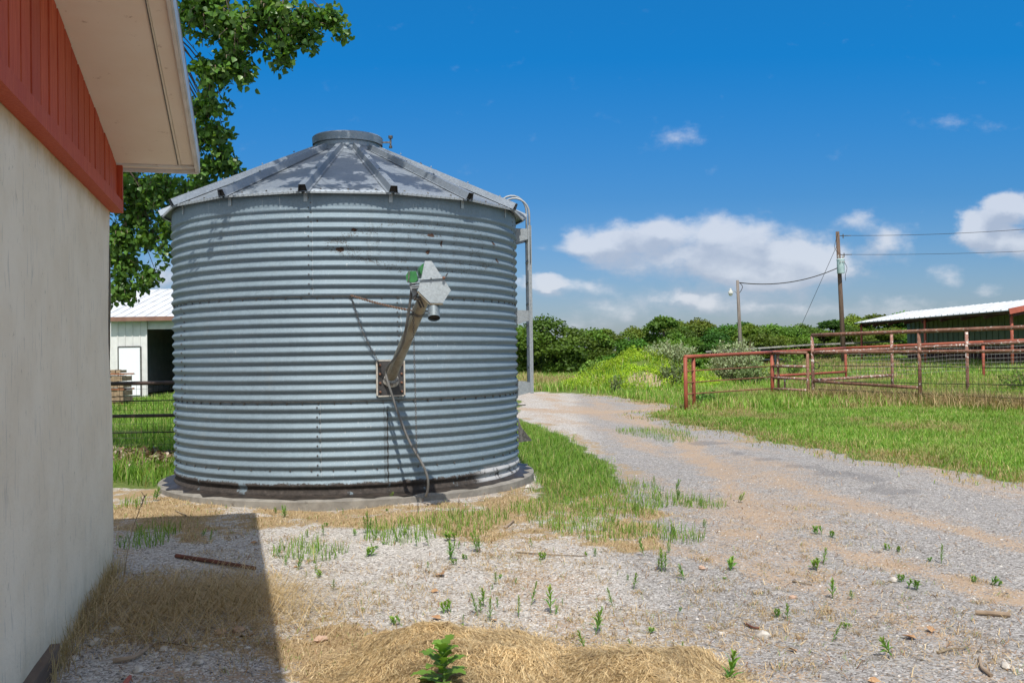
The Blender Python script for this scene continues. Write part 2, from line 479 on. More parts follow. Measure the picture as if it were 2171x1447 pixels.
# a chip lies on the sand wherever its own random number beats the local cover of sand
cover = n.math('ADD', n.math('MULTIPLY', sA, .60), n.math('ADD', .05, n.math('MULTIPLY', n.math('SUBTRACT', nm_, .5), .85)))
soilm = n.ss(n.math('SUBTRACT', cover, n.math('ADD', n.math('MULTIPLY', sp1.outputs[1], .62), n.math('MULTIPLY', nf, .22))), -.06, .06)
base = n.mix(soilm, grav, sand)
thatch = n.ramp(n.noise(n.mapping(po, (1, 1, 1), rot=(0, 0, .6)), 70, 5, .75, 1.5), [(.28, (.11, .075, .04)), (.46, (.28, .20, .11)), (.62, (.42, .31, .18)), (.8, (.56, .44, .28))])
dm = n.ss(n.math('ADD', dA, n.math('MULTIPLY', n.math('SUBTRACT', n.noise(po, 16, 7, .8), .5), 2.6)), .42, .66)
base = n.mix(dm, base, thatch)
gcol = n.ramp(n.noise(po, 18, 5, .7), [(.3, (.05, .075, .018)), (.5, (.11, .15, .035)), (.68, (.18, .21, .06)), (.85, (.28, .25, .12))])
gm = n.ss(n.math('ADD', gA, n.math('MULTIPLY', n.math('SUBTRACT', n.noise(po, 9, 5, .7), .5), .9)), .42, .62)
base = n.mix(gm, base, gcol)
base = n.mix(n.math('MULTIPLY', n.ss(n.math('ADD', n.attr('dark'), n.math('MULTIPLY', n.math('SUBTRACT', nf, .5), 1.9)), .45, .95), .5), base, (.13, .126, .128))
hgt = n.math('ADD', n.math('MULTIPLY', c1.outputs['Distance'], -.6), n.math('ADD', n.math('MULTIPLY', c2.outputs['Distance'], -.5), n.math('MULTIPLY', nf, .6)))
n.out(n.bsdf(base, .9, 0, n.bump(hgt, .45, .009), .2))

# galvanised sheet
def galv(name, c=(.170, .222, .262), metal=.30, rough=.58, tar=False, scratch=True):
    m, n = newmat(name)
    co = n.coord()
    vo = n.new('ShaderNodeTexVoronoi'); n.put(vo.inputs['Vector'], co); vo.inputs['Scale'].default_value = 75
    spg = n.new('ShaderNodeSeparateColor'); n.put(spg.inputs[0], vo.outputs['Color'])
    sp = spg.outputs[0]
    big = n.noise(co, 1.7, 5, .6); mid = n.noise(n.mapping(co, (1, 1, .25)), 9, 5, .65)
    k = n.math('ADD', .70, n.math('ADD', n.math('MULTIPLY', sp, .24), n.math('ADD', n.math('MULTIPLY', big, .22), n.math('MULTIPLY', mid, .26))))
    cc = n.new('ShaderNodeCombineColor')
    for i in range(3): n.put(cc.inputs[i], n.math('MULTIPLY', k, c[i]))
    col = cc.outputs[0]
    rg = n.math('ADD', rough-.06, n.math('ADD', n.math('MULTIPLY', sp, .10), n.math('MULTIPLY', big, .10)))
    mt = metal
    # grime film
    gr = n.ss(n.noise(n.mapping(co, (1, 1, .18)), 5, 7, .7), .56, .78)
    col = n.mix(n.math('MULTIPLY', gr, .30), col, (.24, .24, .22))
    if scratch:
        st = n.ss(n.noise(n.mapping(co, (22, 22, 1.3), rot=(.05, .02, 0)), 3.2, 4, .55), .645, .68)
        st = n.math('MULTIPLY', st, n.ss(n.noise(co, 1.3, 3), .48, .62))
        col = n.mix(n.math('MULTIPLY', st, .45), col, (.62, .64, .64))
    if tar:
        z = n.new('ShaderNodeSeparateXYZ'); n.put(z.inputs[0], co)
        ang = n.attr('ang')
        edge = n.math('ADD', z.outputs[2], n.math('ADD', n.math('MULTIPLY', n.math('SUBTRACT', n.noise(co, 5, 6, .7), .5), .07), n.math('MULTIPLY', n.math('SUBTRACT', n.noise(co, 45, 4, .7), .5), .06)))
        tm = n.ss(edge, .243, .222)
        worn = n.ss(n.noise(n.mapping(co, (1, 1, .5)), 4.2, 7, .72), .57, .63)
        tm = n.math('MULTIPLY', tm, n.math('SUBTRACT', 1.0, n.math('MULTIPLY', worn, .85)))
        # drips below the auger plate
        wob = n.math('MULTIPLY', n.math('SUBTRACT', n.noise(n.mapping(co, (0, 0, 1)), 5, 3), .5), .45)
        for (a0, wd, z0, z1) in ((9.35, .22, .1, 1.06), (10.35, .34, .1, 1.04), (10.3, .75, .78, 1.0), (9.7, .2, .75, 1.0)):
            dd = n.math('ABSOLUTE', n.math('SUBTRACT', n.math('ADD', ang, wob), a0))
            line = n.ss(n.math('ADD', dd, n.math('MULTIPLY', n.noise(n.mapping(co, (3, 3, 1)), 26, 4, .7), wd)), wd*1.05, wd*.55)
            line = n.math('MULTIPLY', line, n.ss(z.outputs[2], z1, z1-.05))
            tm = n.math('MAXIMUM', tm, n.math('MULTIPLY', line, .9))
        # pale sealant smear towards the right
        sm = n.math('MULTIPLY', n.ss(ang, 38, 46), n.ss(edge, .30, .26))
        sm = n.math('MULTIPLY', sm, n.ss(n.noise(co, 9, 5, .7), .38, .5))
        col = n.mix(tm, col, n.ramp(n.noise(co, 22, 5, .7), [(.3, (.018, .015, .013)), (.6, (.05, .04, .035)), (.8, (.12, .10, .09))]))
        col = n.mix(sm, col, (.40, .40, .41))
        msk = n.math('MAXIMUM', tm, sm)
        mt = n.math('MULTIPLY', metal, n.math('SUBTRACT', 1.0, msk)); rg = n.math('ADD', rg, n.math('MULTIPLY', msk, .3))
    dn = n.noise(n.mapping(co, (1, 1, 1.6)), 2.6, 3, .5)
    n.out(n.bsdf(col, rg, mt, n.bump(dn, .25, .02), .5))
    return m
M_wallring = galv('galvanised_wall', tar=True)
M_galv = galv('galvanised_sheet', scratch=False, c=(.36, .40, .425), rough=.55)
M_roof = galv('galvanised_roof', c=(.25, .285, .33), rough=.5, metal=.6, scratch=False)
M_galvd = galv('galvanised_dull', c=(.27, .295, .315), rough=.5, scratch=False)
M_bolt = simple('bolt_dark', (.09, .085, .08), (.20, .19, .18), 30, .5, .6)
M_boltr = simple('bolt_rust', (.13, .06, .04), (.22, .11, .07), 60, .75)
M_tar = simple('tar', (.022, .019, .017), (.05, .04, .034), 14, .45, 0, .4, 30)
M_stucco = None
M_black = simple('black_rubber', (.014, .013, .013), (.03, .028, .026), 10, .55)
M_steelbrown = simple('weathered_tube', (.36, .33, .26), (.26, .225, .165), 6, .45, .4, c3=(.16, .08, .035), s3=9, t3=(.56, .72))
M_cable = simple('grey_cable', (.15, .145, .14), (.10, .097, .092), 14, .6)
M_green = simple('green_paint', (.045, .21, .065), (.03, .14, .045), 12, .45, 0, c3=(.30, .14, .05), s3=9, t3=(.66, .72))
M_chain = simple('chain_steel', (.085, .075, .068), (.16, .14, .125), 40, .55, .5)
M_chainr = simple('chain_rust', (.12, .065, .045), (.22, .15, .11), 60, .8)
M_wire = simple('dark_wire', (.03, .028, .025), (.06, .05, .04), 10, .6, .3)
M_wireg = simple('pale_wire', (.36, .35, .33), (.22, .20, .18), 6, .6, .3)
M_wirer = simple('rusty_rod', (.26, .10, .06), (.17, .06, .035), 6, .75)
M_redpipe = simple('red_oxide_pipe', (.34, .085, .045), (.25, .06, .034), 3, .6, 0, .2, 40, c3=(.52, .42, .37), s3=8, t3=(.66, .70))
M_rustpipe = simple('peeling_pipe', (.255, .125, .08), (.17, .075, .048), 5, .7, 0, .3, 50, c3=(.56, .50, .46), s3=15, t3=(.58, .66))
M_whitepipe = simple('peeling_white_pipe', (.30, .15, .11), (.20, .09, .065), 6, .7, 0, .3, 50, c3=(.62, .57, .53), s3=13, t3=(.53, .62))
M_blackpipe = simple('black_pipe', (.035, .028, .026), (.085, .055, .045), 4, .6, 0, c3=(.16, .09, .07), s3=8, t3=(.6, .68))
M_pole = simple('pole_wood', (.15, .10, .072), (.08, .052, .04), 5, .85, 0, .3, 30, stretch=(6, 6, .35))
M_polegrey = simple('pole_wood_grey', (.23, .20, .18), (.13, .11, .10), 5, .85, 0, .3, 30, stretch=(6, 6, .35))
M_trans = simple('transformer_paint', (.40, .52, .53), (.33, .45, .46), 4, .4)
M_porcelain = simple('insulator', (.42, .40, .38), (.25, .23, .22), 8, .3)
M_whitemetal = simple('white_sheet', (.70, .70, .69), (.60, .60, .59), 2.5, .5, 0, .08, 3)
M_whiteroof = simple('white_roof_sheet', (.66, .67, .69), (.55, .56, .58), 1.5, .5, .1, c3=(.45, .43, .41), s3=2, t3=(.66, .8))
M_brown = simple('brown_trim', (.24, .13, .095), (.19, .10, .075), 3, .5)
M_dark = simple('interior_shade', (.018, .016, .015), (.03, .027, .025), 3, .9)  # near-black stands in for the shade inside the shed and the spout
M_redtrim = simple('red_trim', (.42, .11, .075), (.34, .085, .055), 3, .5)
M_shedwall = simple('green_tan_sheet', (.22, .24, .16), (.17, .19, .13), 1.5, .6)
M_wainscot = simple('dark_red_sheet', (.10, .035, .03), (.07, .025, .02), 2, .6)
M_rustplank = simple('crate_wood', (.34, .25, .16), (.22, .15, .095), 5, .85, 0, .2, 20, stretch=(1, 1, 4))
M_rustframe = simple('rust_frame', (.36, .15, .07), (.25, .095, .045), 8, .8)
M_concrete = simple('pad_concrete', (.27, .25, .22), (.19, .175, .155), 6, .9, 0, .6, 40, c3=(.13, .115, .10), s3=5, t3=(.58, .72))
M_bark = simple('bark', (.12, .095, .075), (.065, .05, .04), 6, .9, 0, .6, 18, stretch=(3, 3, .6))
M_twig = simple('twig_bark', (.24, .19, .13), (.16, .12, .08), 10, .85)
M_stick = simple('dead_stick', (.34, .26, .19), (.22, .16, .11), 8, .9, 0, .4, 30)
M_redwood = None
M_stone = simple('pale_stone', (.56, .52, .47), (.42, .385, .345), 14, .9, 0, .4, 40)
M_tanstone = simple('tan_stone', (.50, .34, .25), (.40, .27, .20), 12, .9, 0, .4, 40)
M_deadleaf = simple('dead_leaf', (.42, .27, .15), (.30, .15, .07), 18, .8)
M_litter = simple('litter', (.26, .185, .125), (.14, .095, .065), 12, .9)
M_paintmark = None

M_cotton = leaf_mat('cottonwood_leaf', (.088, .195, .033), .0, .36, objvar=False, rough=.38, spec=.45)
M_treeleaf = leaf_mat('woodland_leaf', (.080, .155, .022), .85, .28, .07, rough=.55, spec=.25)
M_shrub = leaf_mat('shrub_leaf', (.17, .235, .10), .2, .28, .02, rough=.6, spec=.2)
M_grass = leaf_mat('grass_blade', (1, 1, 1), 0, .38, objvar=False, rough=.55, spec=.25)
M_straw = leaf_mat('straw', (1, 1, 1), 0, .18, objvar=False, rough=.6, spec=.3)
M_weed = leaf_mat('weed_leaf', (.15, .30, .055), .35, .3, .03, rough=.5, spec=.3)

# stucco
M_stucco, n = newmat('stucco')
co = n.coord()
z = n.new('ShaderNodeSeparateXYZ'); n.put(z.inputs[0], co)
bn = n.noise(co, 2.2, 6, .6)
col = n.mix(n.ss(bn, .3, .7), (.78, .665, .515), (.85, .745, .60))
specks = n.ss(n.noise(n.mapping(co, (1, 1, .55), rot=(.5, 0, .3)), 22, 8, .8), .59, .67)
col = n.mix(n.math('MULTIPLY', specks, .55), col, (.30, .25, .19))
scr = n.ss(n.noise(n.mapping(co, (16, 16, 1.6), rot=(.35, .2, 0)), 2.4, 4, .6), .60, .66)
col = n.mix(n.math('MULTIPLY', scr, .42), col, (.40, .37, .33))
# rust-yellow stain under the trim and splash dirt at the foot
ys = n.math('MULTIPLY', n.ss(n.math('ADD', z.outputs[2], n.math('MULTIPLY', n.noise(co, 5, 6, .7), .28)), 2.66, 2.92), .8)
col = n.mix(ys, col, (.48, .34, .13))
ds = n.ss(n.math('ADD', z.outputs[2], n.math('MULTIPLY', n.noise(co, 3.5, 6, .7), .55)), .62, .18)
col = n.mix(n.math('MULTIPLY', ds, .55), col, (.36, .33, .24))
hb = n.math('ADD', n.math('MULTIPLY', n.noise(co, 45, 5, .65), .7), n.noise(co, 9, 4, .6))
n.out(n.bsdf(col, .9, 0, n.bump(hb, .45, .012), .2))

# red painted boards
M_redwood, n = newmat('red_painted_wood')
co = n.coord()
oi = n.attr('board')
k = n.noise(n.mapping(co, (9, 9, .7)), 7, 6, .7)
col = n.mix(n.ss(k, .3, .72), (.46, .052, .012), (.60, .115, .038))
col = n.mix(n.math('MULTIPLY', n.math('FRACT', n.math('MULTIPLY', oi, 3.7)), .45), col, (.30, .032, .013))
col = n.mix(n.ss(oi, 1.2, 1.5), col, (.05, .008, .005))
wr = n.ss(n.noise(n.mapping(co, (5, 5, .8)), 11, 7, .75), .66, .74)
col = n.mix(n.math('MULTIPLY', wr, .6), col, (.13, .045, .03))
n.out(n.bsdf(col, .6, 0, n.bump(k, .35, .006), .35))

# soffit
M_soffit, n = newmat('soffit_paint')
co = n.coord()
col = n.mix(n.ss(n.noise(co, 1.8, 5, .6), .3, .7), (.88, .79, .66), (.85, .74, .60))
sp = n.ss(n.noise(co, 9, 8, .8), .60, .68)
col = n.mix(n.math('MULTIPLY', sp, .6), col, (.34, .21, .12))
n.out(n.bsdf(col, .75, 0, n.bump(n.noise(co, 14, 4), .1, .004), .25))
M_fascia = simple('white_fascia', (.72, .69, .65), (.62, .59, .54), 5, .6, 0, c3=(.38, .27, .17), s3=7, t3=(.66, .75))
M_drip = simple('drip_edge', (.66, .67, .68), (.56, .57, .58), 5, .45, .2)
M_shingle = simple('roof_sheet_grey', (.32, .31, .30), (.24, .235, .23), 6, .7)

# =================================================================== GROUND
def axis(lo, hi, step, far):
    core = np.arange(lo, hi+1e-6, step)
    g = [step]; out_ = [core[-1]]
    while out_[-1] < far: g.append(g[-1]*1.16); out_.append(out_[-1]+g[-1])
    g = [step]; inn = [core[0]]
    while inn[-1] > -far: g.append(g[-1]*1.16); inn.append(inn[-1]-g[-1])
    return np.concatenate([np.array(inn[1:])[::-1], core, np.array(out_[1:])])
xs = axis(-7, 14, .11, 2500); ys = axis(3.2, 44, .11, 2500)
XX, YY = np.meshgrid(xs, ys)
gx, gy = XX.ravel(), YY.ravel()
gz = H(gx, gy)
gr_, dr_ = zones(gx, gy)
# along / across the drive for tracks and washed sand
al = gx*ROADDIR.x + gy*ROADDIR.y; ac = -gx*ROADDIR.y + gy*ROADDIR.x
soil = fbm(al*.33, ac*1.5, 61)*.75 + fbm(al*1.1, ac*2.6, 67)*.25
far_ap = sstep(gy, 17, 24)*(1-sstep(gx, 3.6, 5.5))
soil = sstep(soil, .40, .74) + far_ap*.22
def pline(pts, wd):
    d_ = np.full(gx.shape, 1e9); q = [tuple(G(a, b).xy) for a, b in pts]
    for (ax, ay), (bx, by) in zip(q[:-1], q[1:]):
        ex, ey = bx-ax, by-ay; t_ = np.clip(((gx-ax)*ex+(gy-ay)*ey)/(ex*ex+ey*ey), 0, 1)
        d_ = np.minimum(d_, np.hypot(gx-ax-t_*ex, gy-ay-t_*ey))
    return sstep(-(d_+(fbm(gx*2.3, gy*2.3, 83)-.5)*wd*1.5), -wd, -wd*.25)
dark = pline([(1500,935),(1600,962),(1700,988),(1800,1012),(1900,1040)], .42)*sstep(fbm(gx*1.6, gy*1.6, 85), .30, .55)
soil = np.maximum(soil*.75, .95*pline([(1330,880),(1440,925),(1520,985),(1570,1050),(1640,1120)], .35))
soil = np.maximum(soil, 1.0*pline([(1560,1130),(1760,1165),(1900,1190),(2060,1235),(2171,1275)], .30))
soil = np.maximum(soil, .9*pline([(1640,1010),(1850,1085),(2171,1165)], .20))
soil = np.maximum(soil, 1.0*pline([(1110,868),(1200,872),(1330,872),(1420,868)], .8))
soil = np.maximum(soil, .8*pline([(330,1420),(450,1430),(540,1425)], .22))
soil = np.maximum(soil, .8*pline([(1380,1160),(1560,1190),(1700,1240)], .22))
roadw = sstep(gx - (gy-4)*.05, -.2, 1.6)
bare = sstep(1.0-np.hypot((gx-5.0)/.85, (gy-35.3)/.8)+(fbm(gx*3, gy*3, 7)-.5)*.5, 0, .3)
gr_ = gr_*(1-bare); soil = np.maximum(soil, bare)
nx, ny = len(xs), len(ys)
ii = np.arange((ny-1)*nx).reshape(ny-1, nx)[:, :-1].ravel()
quads = np.stack([ii, ii+1, ii+1+nx, ii+nx], 1)
go = big_mesh('ground', np.stack([gx, gy, gz], 1), quads, np.full(len(quads), 4), M_ground, smooth=True,
              fattrs={'green': gr_, 'dry': dr_, 'road': roadw, 'soil': soil, 'dark': dark})
tag(go, kind='structure')

# =================================================================== GRAIN BIN
BC = Vector((-2.08, 12.13, 0)); BR = 2.138
UU = Vector((.169, -.9856, 0)).normalized(); RRv = Vector((-UU.y, UU.x, 0))    # towards the camera / to the right
def bp(phi, r, z=0.0):
    a = R_(phi); return BC + (UU*math.cos(a) + RRv*math.sin(a))*r + Vector((0, 0, z))
def bl(phi, r, z=0.0):                                    # the same, local to the bin's empty
    return bp(phi, r, z) - BC
def phi_of(px, r=BR):                                     # angle on the bin of a photo column
    al = math.atan((px-CXP)/FPX) + math.atan2(-BC.x, BC.y)
    dc = BC.xy.length; s = math.sin(al)
    b = math.asin(min(1, max(-1, dc*s/r)))
    return math.degrees(b-al)
def z_of(py, Y, px): return P(px, py, Y).z
bin_ = thing('grain_bin', 'round corrugated galvanised grain bin with cone roof on a concrete pad', 'grain bin', BC)
ZB, Z1, Z2, ZT = .10, 1.10, 2.215, 3.32
PITCHC = 1.115/11
def flat_(z): return min(1.0, max(0.0, (3.165-z)/.05))                   # the top of the wall under the eave is plain sheet
def wall_r(z): return BR + flat_(z)*.0145*math.sin(2*math.pi*(z-Z1)/PITCHC)
def ring(name, z0, z1, off, mat):
    nz = int(round((z1-z0)/PITCHC*10)); na = 216
    zz = np.linspace(z0, z1, nz+1); an = np.linspace(-180, 180, na+1)
    A, Z = np.meshgrid(an, zz)
    r = BR + off + np.clip((3.165-Z)/.05, 0, 1)*.0145*np.sin(2*np.pi*(Z-Z1)/PITCHC) + .004*(fbm(A*.035+9, Z*1.3, 5)-.5)*2
    ca, sa = np.cos(np.radians(A)), np.sin(np.radians(A))
    V = np.stack([(UU.x*ca+RRv.x*sa)*r, (UU.y*ca+RRv.y*sa)*r, Z], -1).reshape(-1, 3)
    i = np.arange(nz*(na+1)).reshape(nz, na+1)[:, :-1].ravel()
    q = np.stack([i, i+1, i+na+2, i+na+1], 1)
    return big_mesh(name, V, q, np.full(len(q), 4), mat, bin_, smooth=True, fattrs={'ang': A.ravel()})
ring('wall_ring', ZB, Z1+.02, .0, M_wallring)
ring('wall_ring', Z1-.005, Z2+.02, .004, M_wallring)
ring('wall_ring', Z2-.005, ZT, .0075, M_wallring)
# bolts: vertical seams and the horizontal laps
BOLTS = []
def bolt_row(pts, mat=M_bolt, r=.011):
    for (phi, z) in pts: BOLTS.append((bl(phi, wall_r(z)+.006, z), bl(phi, 1), r, abs(phi)))
for (z0, z1, phs) in ((Z2, ZT, (-11.2, 68.5, -84)), (Z1, Z2, (13.6, 74, -62)), (ZB+.2, Z1, (-9.4, 72, -70))):
    for ph in phs:
        pts = []
        zz = z0+.03; k = 0
        while zz < z1-.02:
            pts.append((ph+(.55 if k % 2 else -.1), zz)); zz += PITCHC/2; k += 1
        bolt_row(pts, r=.0085)
for z in (Z2-.022, Z1-.022):
    bolt_row([(p, z) for p in np.arange(-92, 93, 4.6)], r=.0095)
bolt_row([(p, ZB+.27) for p in np.arange(-92, 93, 6.2)], r=.009, mat=M_galvd)
# lap lines and vertical sheet edges
for z in (Z1, Z2):
    mb = MB(); pts = [bl(p, wall_r(z)+.0075, z-.004) for p in np.arange(-180, 180, 3)]
    mb.tube(pts, .0035, 5, closed=True); mb.build('lap_edge', M_bolt, bin_)
def sheet_edge(ph, z0, z1):
    mb = MB(); zz = np.arange(z0, z1, PITCHC/8)
    pl = [bl(ph, wall_r(q)+.0085, q) for q in zz]; pr = [bl(ph+.10, wall_r(q)+.0095, q) for q in zz]
    pb = [bl(ph+.10, wall_r(q)+.004, q) for q in zz]
    V = pl+pr+pb; m = len(zz)
    F = [(i, i+m, i+m+1, i+1) for i in range(m-1)] + [(m+i, 2*m+i, 2*m+i+1, m+i+1) for i in range(m-1)]
    mb.add(V, F); mb.build('sheet_edge', M_galv, bin_)
sheet_edge(-10.3, Z2, ZT); sheet_edge(14.6, Z1, Z2); sheet_edge(-8.6, ZB+.2, Z1)
# pad
mb = MB(); mb.lathe([(0.2, .088), (2.29, .088), (2.335, .072), (2.345, -.35)], 120)
pad = mb.build('foundation', M_concrete, bin_, sharp=40)
pad['label'] = 'round concrete pad under the grain bin'
mb = MB(); mb.lathe([(2.10, .135), (2.135, .12), (2.17, .099), (2.255, .094), (2.27, .088)], 140)
for i in range(len(mb.V)):
    x, y, zq = mb.V[i]; a = math.atan2(y, x); r = math.hypot(x, y)
    if r > 2.2:
        q = r + .045*math.sin(a*9.0+2)*math.sin(a*23) + .03*math.sin(a*37)
        mb.V[i] = (x/r*q, y/r*q, zq+.003)
mb.build('tar_seal', M_tar, bin_, smooth=True)
# roof: 15 flat panels, ribs on the joints
NP, EAVE_R, EAVE_Z, CAP_R, CAP_Z = 15, 2.252, 3.315, .47, 4.16
STEP = 360/NP
def rib_phi(k): return -12 + STEP*k
for k in range(NP):
    p0, p1 = rib_phi(k), rib_phi(k+1)
    nrm_t = .0
    a0, a1 = bl(p0, EAVE_R, EAVE_Z), bl(p1, EAVE_R, EAVE_Z); b0, b1 = bl(p0, CAP_R, CAP_Z), bl(p1, CAP_R, CAP_Z)
    ln = [a0.lerp(a1, t) for t in np.linspace(0, 1, 9)]; tn = [b0.lerp(b1, t) for t in np.linspace(0, 1, 9)]
    V = []; rows = 8
    for i in range(rows+1):
        for j in range(9):
            q = ln[j].lerp(tn[j], i/rows); bow = .012*math.sin(math.pi*j/8)*math.sin(math.pi*i/rows)
            V.append(q - Vector((0, 0, bow + .004*random.random()*(0 < j < 8))))
    V2 = [q - Vector((0, 0, .004)) for q in V]
    F = [(i*9+j, i*9+j+1, (i+1)*9+j+1, (i+1)*9+j) for i in range(rows) for j in range(8)]
    n0 = len(V)
    F2 = [tuple(n0+t for t in f[::-1]) for f in F]
    lip = [(j, n0+j, n0+j+1, j+1) for j in range(8)]
    mesh_obj('roof_panel', V+V2, F+F2+lip, M_roof, bin_, True)
    # lip along the eave with small crimps
    mb = MB()
    mb.beam(a0.lerp(a1, .02)-Vector((0, 0, .010)), a0.lerp(a1, .98)-Vector((0, 0, .010)), .012, .020)
    for t in np.linspace(.06, .94, 15):
        mb.box(a0.lerp(a1, t)+bl((p0+p1)/2, .012)-Vector((0, 0, .008)), (.018, .010, .026), Matrix.Rotation(math.atan2((a1-a0).y, (a1-a0).x), 3, 'Z'))
    mb.build('eave_lip', M_galvd, bin_)
    mb = MB()                                              # rib: open-ended hat section
    pe, pt = bl(p0, EAVE_R+.02, EAVE_Z-.008), bl(p0, CAP_R-.02, CAP_Z+.005)
    dr = (pt-pe).normalized(); side = dr.cross(Vector((0, 0, 1))).normalized(); upn = side.cross(dr)
    prof = [(-.075, .0), (-.050, .004), (-.036, .078), (.036, .078), (.050, .004), (.075, .0)]
    V = [q+side*x*(1-.25*i)+upn*y*(1-.2*i) for i, q in enumerate((pe, pt)) for x, y in prof]
    V += [q-upn*.003 for q in V]
    F = [(j, j+1, 7+j, 6+j) for j in range(5)] + [(12+6+j, 12+7+j, 12+j+1, 12+j) for j in range(5)]
    F += [(j, 12+j, 13+j, j+1) for j in range(5)]
    mb.add(V, F)
    for t in (.12, .35, .62, .85):
        q = pe.lerp(pt, t)+upn*.078; mb.disc_bolt(q, upn, .010, .012)
    rib = mb.build('roof_rib', M_roof, bin_)
    mb = MB(); q = pe-upn*.0
    mb.prism([q+side*x*.93+upn*y*.9+dr*.03 for x, y in prof], dr*.02)
    mb.build('rib_plug', M_black, bin_)
    # pale tab under each rib, stands in for sunlight through its hollow end
    mb = MB(); mb.beam(bl(p0, BR+.016, ZT+.02), bl(p0, BR+.016, ZT-.10), .004, .042, up=bl(p0+90, 1)); mb.build('rib_light_tab', M_galv, bin_)
    for fx in (.18, .5, .82):
        q = a0.lerp(a1, fx).lerp(b0.lerp(b1, fx), .045); BOLTS.append((q, upn, .010, 30+abs((p0+p1)/2)))
BOLTS.sort(key=lambda b: b[3])
bproto = MB(); bproto.tube([(0, 0, -.4), (0, 0, .65), (0, 0, 1.1)], [1, 1, .55], 6); bme = None
for (q, nrm, r, _) in BOLTS[:96]:
    if bme is None:
        o = mesh_obj('bolt', bproto.V, bproto.F, M_bolt, bin_); bme = o.data
    else:
        o = bpy.data.objects.new('bolt', bme); COL.objects.link(o); o.parent = bin_
    o.location = q; o.scale = (r, r, r); o.rotation_euler = Vector(nrm).to_track_quat('Z', 'Y').to_euler()
mb = MB()
for (q, nrm, r, _) in BOLTS[96:]: mb.disc_bolt(q, nrm, r, .011)
mb.build('bolts', M_bolt, bin_)['kind'] = 'stuff'
# roof steps: small triangular cleats on the right hand rib
for (ph) in (rib_phi(4),):
    for t in (.20, .42, .63, .74):
        e = bl(ph, EAVE_R, EAVE_Z).lerp(bl(ph, CAP_R, CAP_Z), t)+Vector((0, 0, .05))
        mb = MB(); out = bl(ph, 1); sd = bl(ph+90, 1)
        mb.prism([e+out*.055-sd*.03, e-out*.03-sd*.03, e+Vector((0, 0, .075))-sd*.03-out*.0], sd*.06); mb.build('roof_cleat', M_bolt, bin_)
# collar and lid
mb = MB(); mb.lathe([(.50, CAP_Z-.035), (.46, CAP_Z+.03), (.418, CAP_Z+.055), (.418, CAP_Z+.12), (.43, CAP_Z+.125)], 60, (0, 0, 0)); mb.build('roof_collar', M_roof, bin_, sharp=30)
mb = MB(); mb.lathe([(.445, CAP_Z+.115), (.450, CAP_Z+.205), (.43, CAP_Z+.222), (.25, CAP_Z+.245), (0.01, CAP_Z+.255)], 60); mb.build('lid', M_roof, bin_, sharp=40)
mb = MB()
q = Vector((.45, .02, CAP_Z+.16))
mb.beam(q, q+Vector((.10, 0, 0)), .02, .02); mb.tube([q+Vector((.10, 0, -.07)), q+Vector((.10, 0, .07))], .012, 8)
mb.tube([q+Vector((.10, 0, .05)), q+Vector((.10, 0, .085))], [.028, .03], 8); mb.tube([q+Vector((.10, 0, -.075)), q+Vector((.10, 0, -.045))], .022, 6)
mb.build('lid_latch', M_bolt, bin_)
# faded wordmark and its ribbon outline: specks of old paint that follow the corrugations
LET = {'B': [[(0,0),(0,1)],[(0,1),(.55,1),(.7,.88),(.7,.66),(.55,.53),(0,.53)],[(.55,.53),(.75,.40),(.75,.14),(.58,0),(0,0)]],
       'U': [[(0,1),(0,.2),(.15,.02),(.55,.02),(.7,.2),(.7,1)]], 'T': [[(0,1),(.75,1)],[(.37,1),(.37,0)]], 'L': [[(0,1),(0,0),(.65,0)]],
       'E': [[(.65,1),(0,1),(0,0),(.65,0)],[(0,.52),(.55,.52)]], 'R': [[(0,0),(0,1),(.55,1),(.7,.87),(.7,.66),(.55,.5),(0,.5)],[(.35,.5),(.72,0)]]}
def seg_d(p, a, b):
    ax, ay = a; bx, by = b; ex, ey = bx-ax, by-ay
    t = max(0, min(1, ((p[0]-ax)*ex+(p[1]-ay)*ey)/(ex*ex+ey*ey+1e-12)))
    return math.hypot(p[0]-ax-t*ex, p[1]-ay-t*ey)
M_paintmark = simple('faded_black_paint', (.05, .05, .048), (.13, .135, .135), 30, .7)
def speck(mb, arc, z, s):
    ph = arc/BR*57.2958; r = wall_r(z)+.0115
    dz = s*random.uniform(.5, 1.0); da = s*random.uniform(.5, 1.1)/BR*57.2958
    k = [bl(ph, wall_r(z)+.0098, z), bl(ph+da, wall_r(z)+.0098, z), bl(ph+da*.8, wall_r(z+dz)+.0098, z+dz), bl(ph-da*.1, wall_r(z+dz)+.0098, z+dz)]
    mb.add(k, [(0, 1, 2, 3)])
def arc_of(px): return R_(phi_of(px))*BR
LZ, LH = 2.60, .29
rl = random.Random(5)
mark = MB()
cols_px = {'B': (783, 806), 'U': (836, 872), 'T': (890, 926), 'L': (936, 955), 'E': (966, 986), 'R': (1000, 1026)}
for ch, (xa, xb) in cols_px.items():
    a0, a1 = arc_of(xa), arc_of(xb); wdt = (a1-a0)
    nx_ = int(wdt/.009)+6; nz_ = int(LH/.009)+6
    for i in range(-3, nx_):
        for j in range(-3, nz_):
            lx, lz = i*.009, j*.009
            p = (lx/wdt*.74, lz/LH)
            dd = 9
            for st in LET[ch]:
                for k in range(len(st)-1):
                    e0 = (st[k][0]/.74*wdt, st[k][1]*LH); e1 = (st[k+1][0]/.74*wdt, st[k+1][1]*LH)
                    dd = min(dd, seg_d((lx, lz), e0, e1))
            if dd < .024:
                keep = .30 if math.sin(2*math.pi*(LZ+lz-Z1)/PITCHC) < -.1 else .11
                if rl.random() < keep: speck(mark, a0+lx+rl.uniform(-.003, .003), LZ+lz+rl.uniform(-.003, .003), .009)
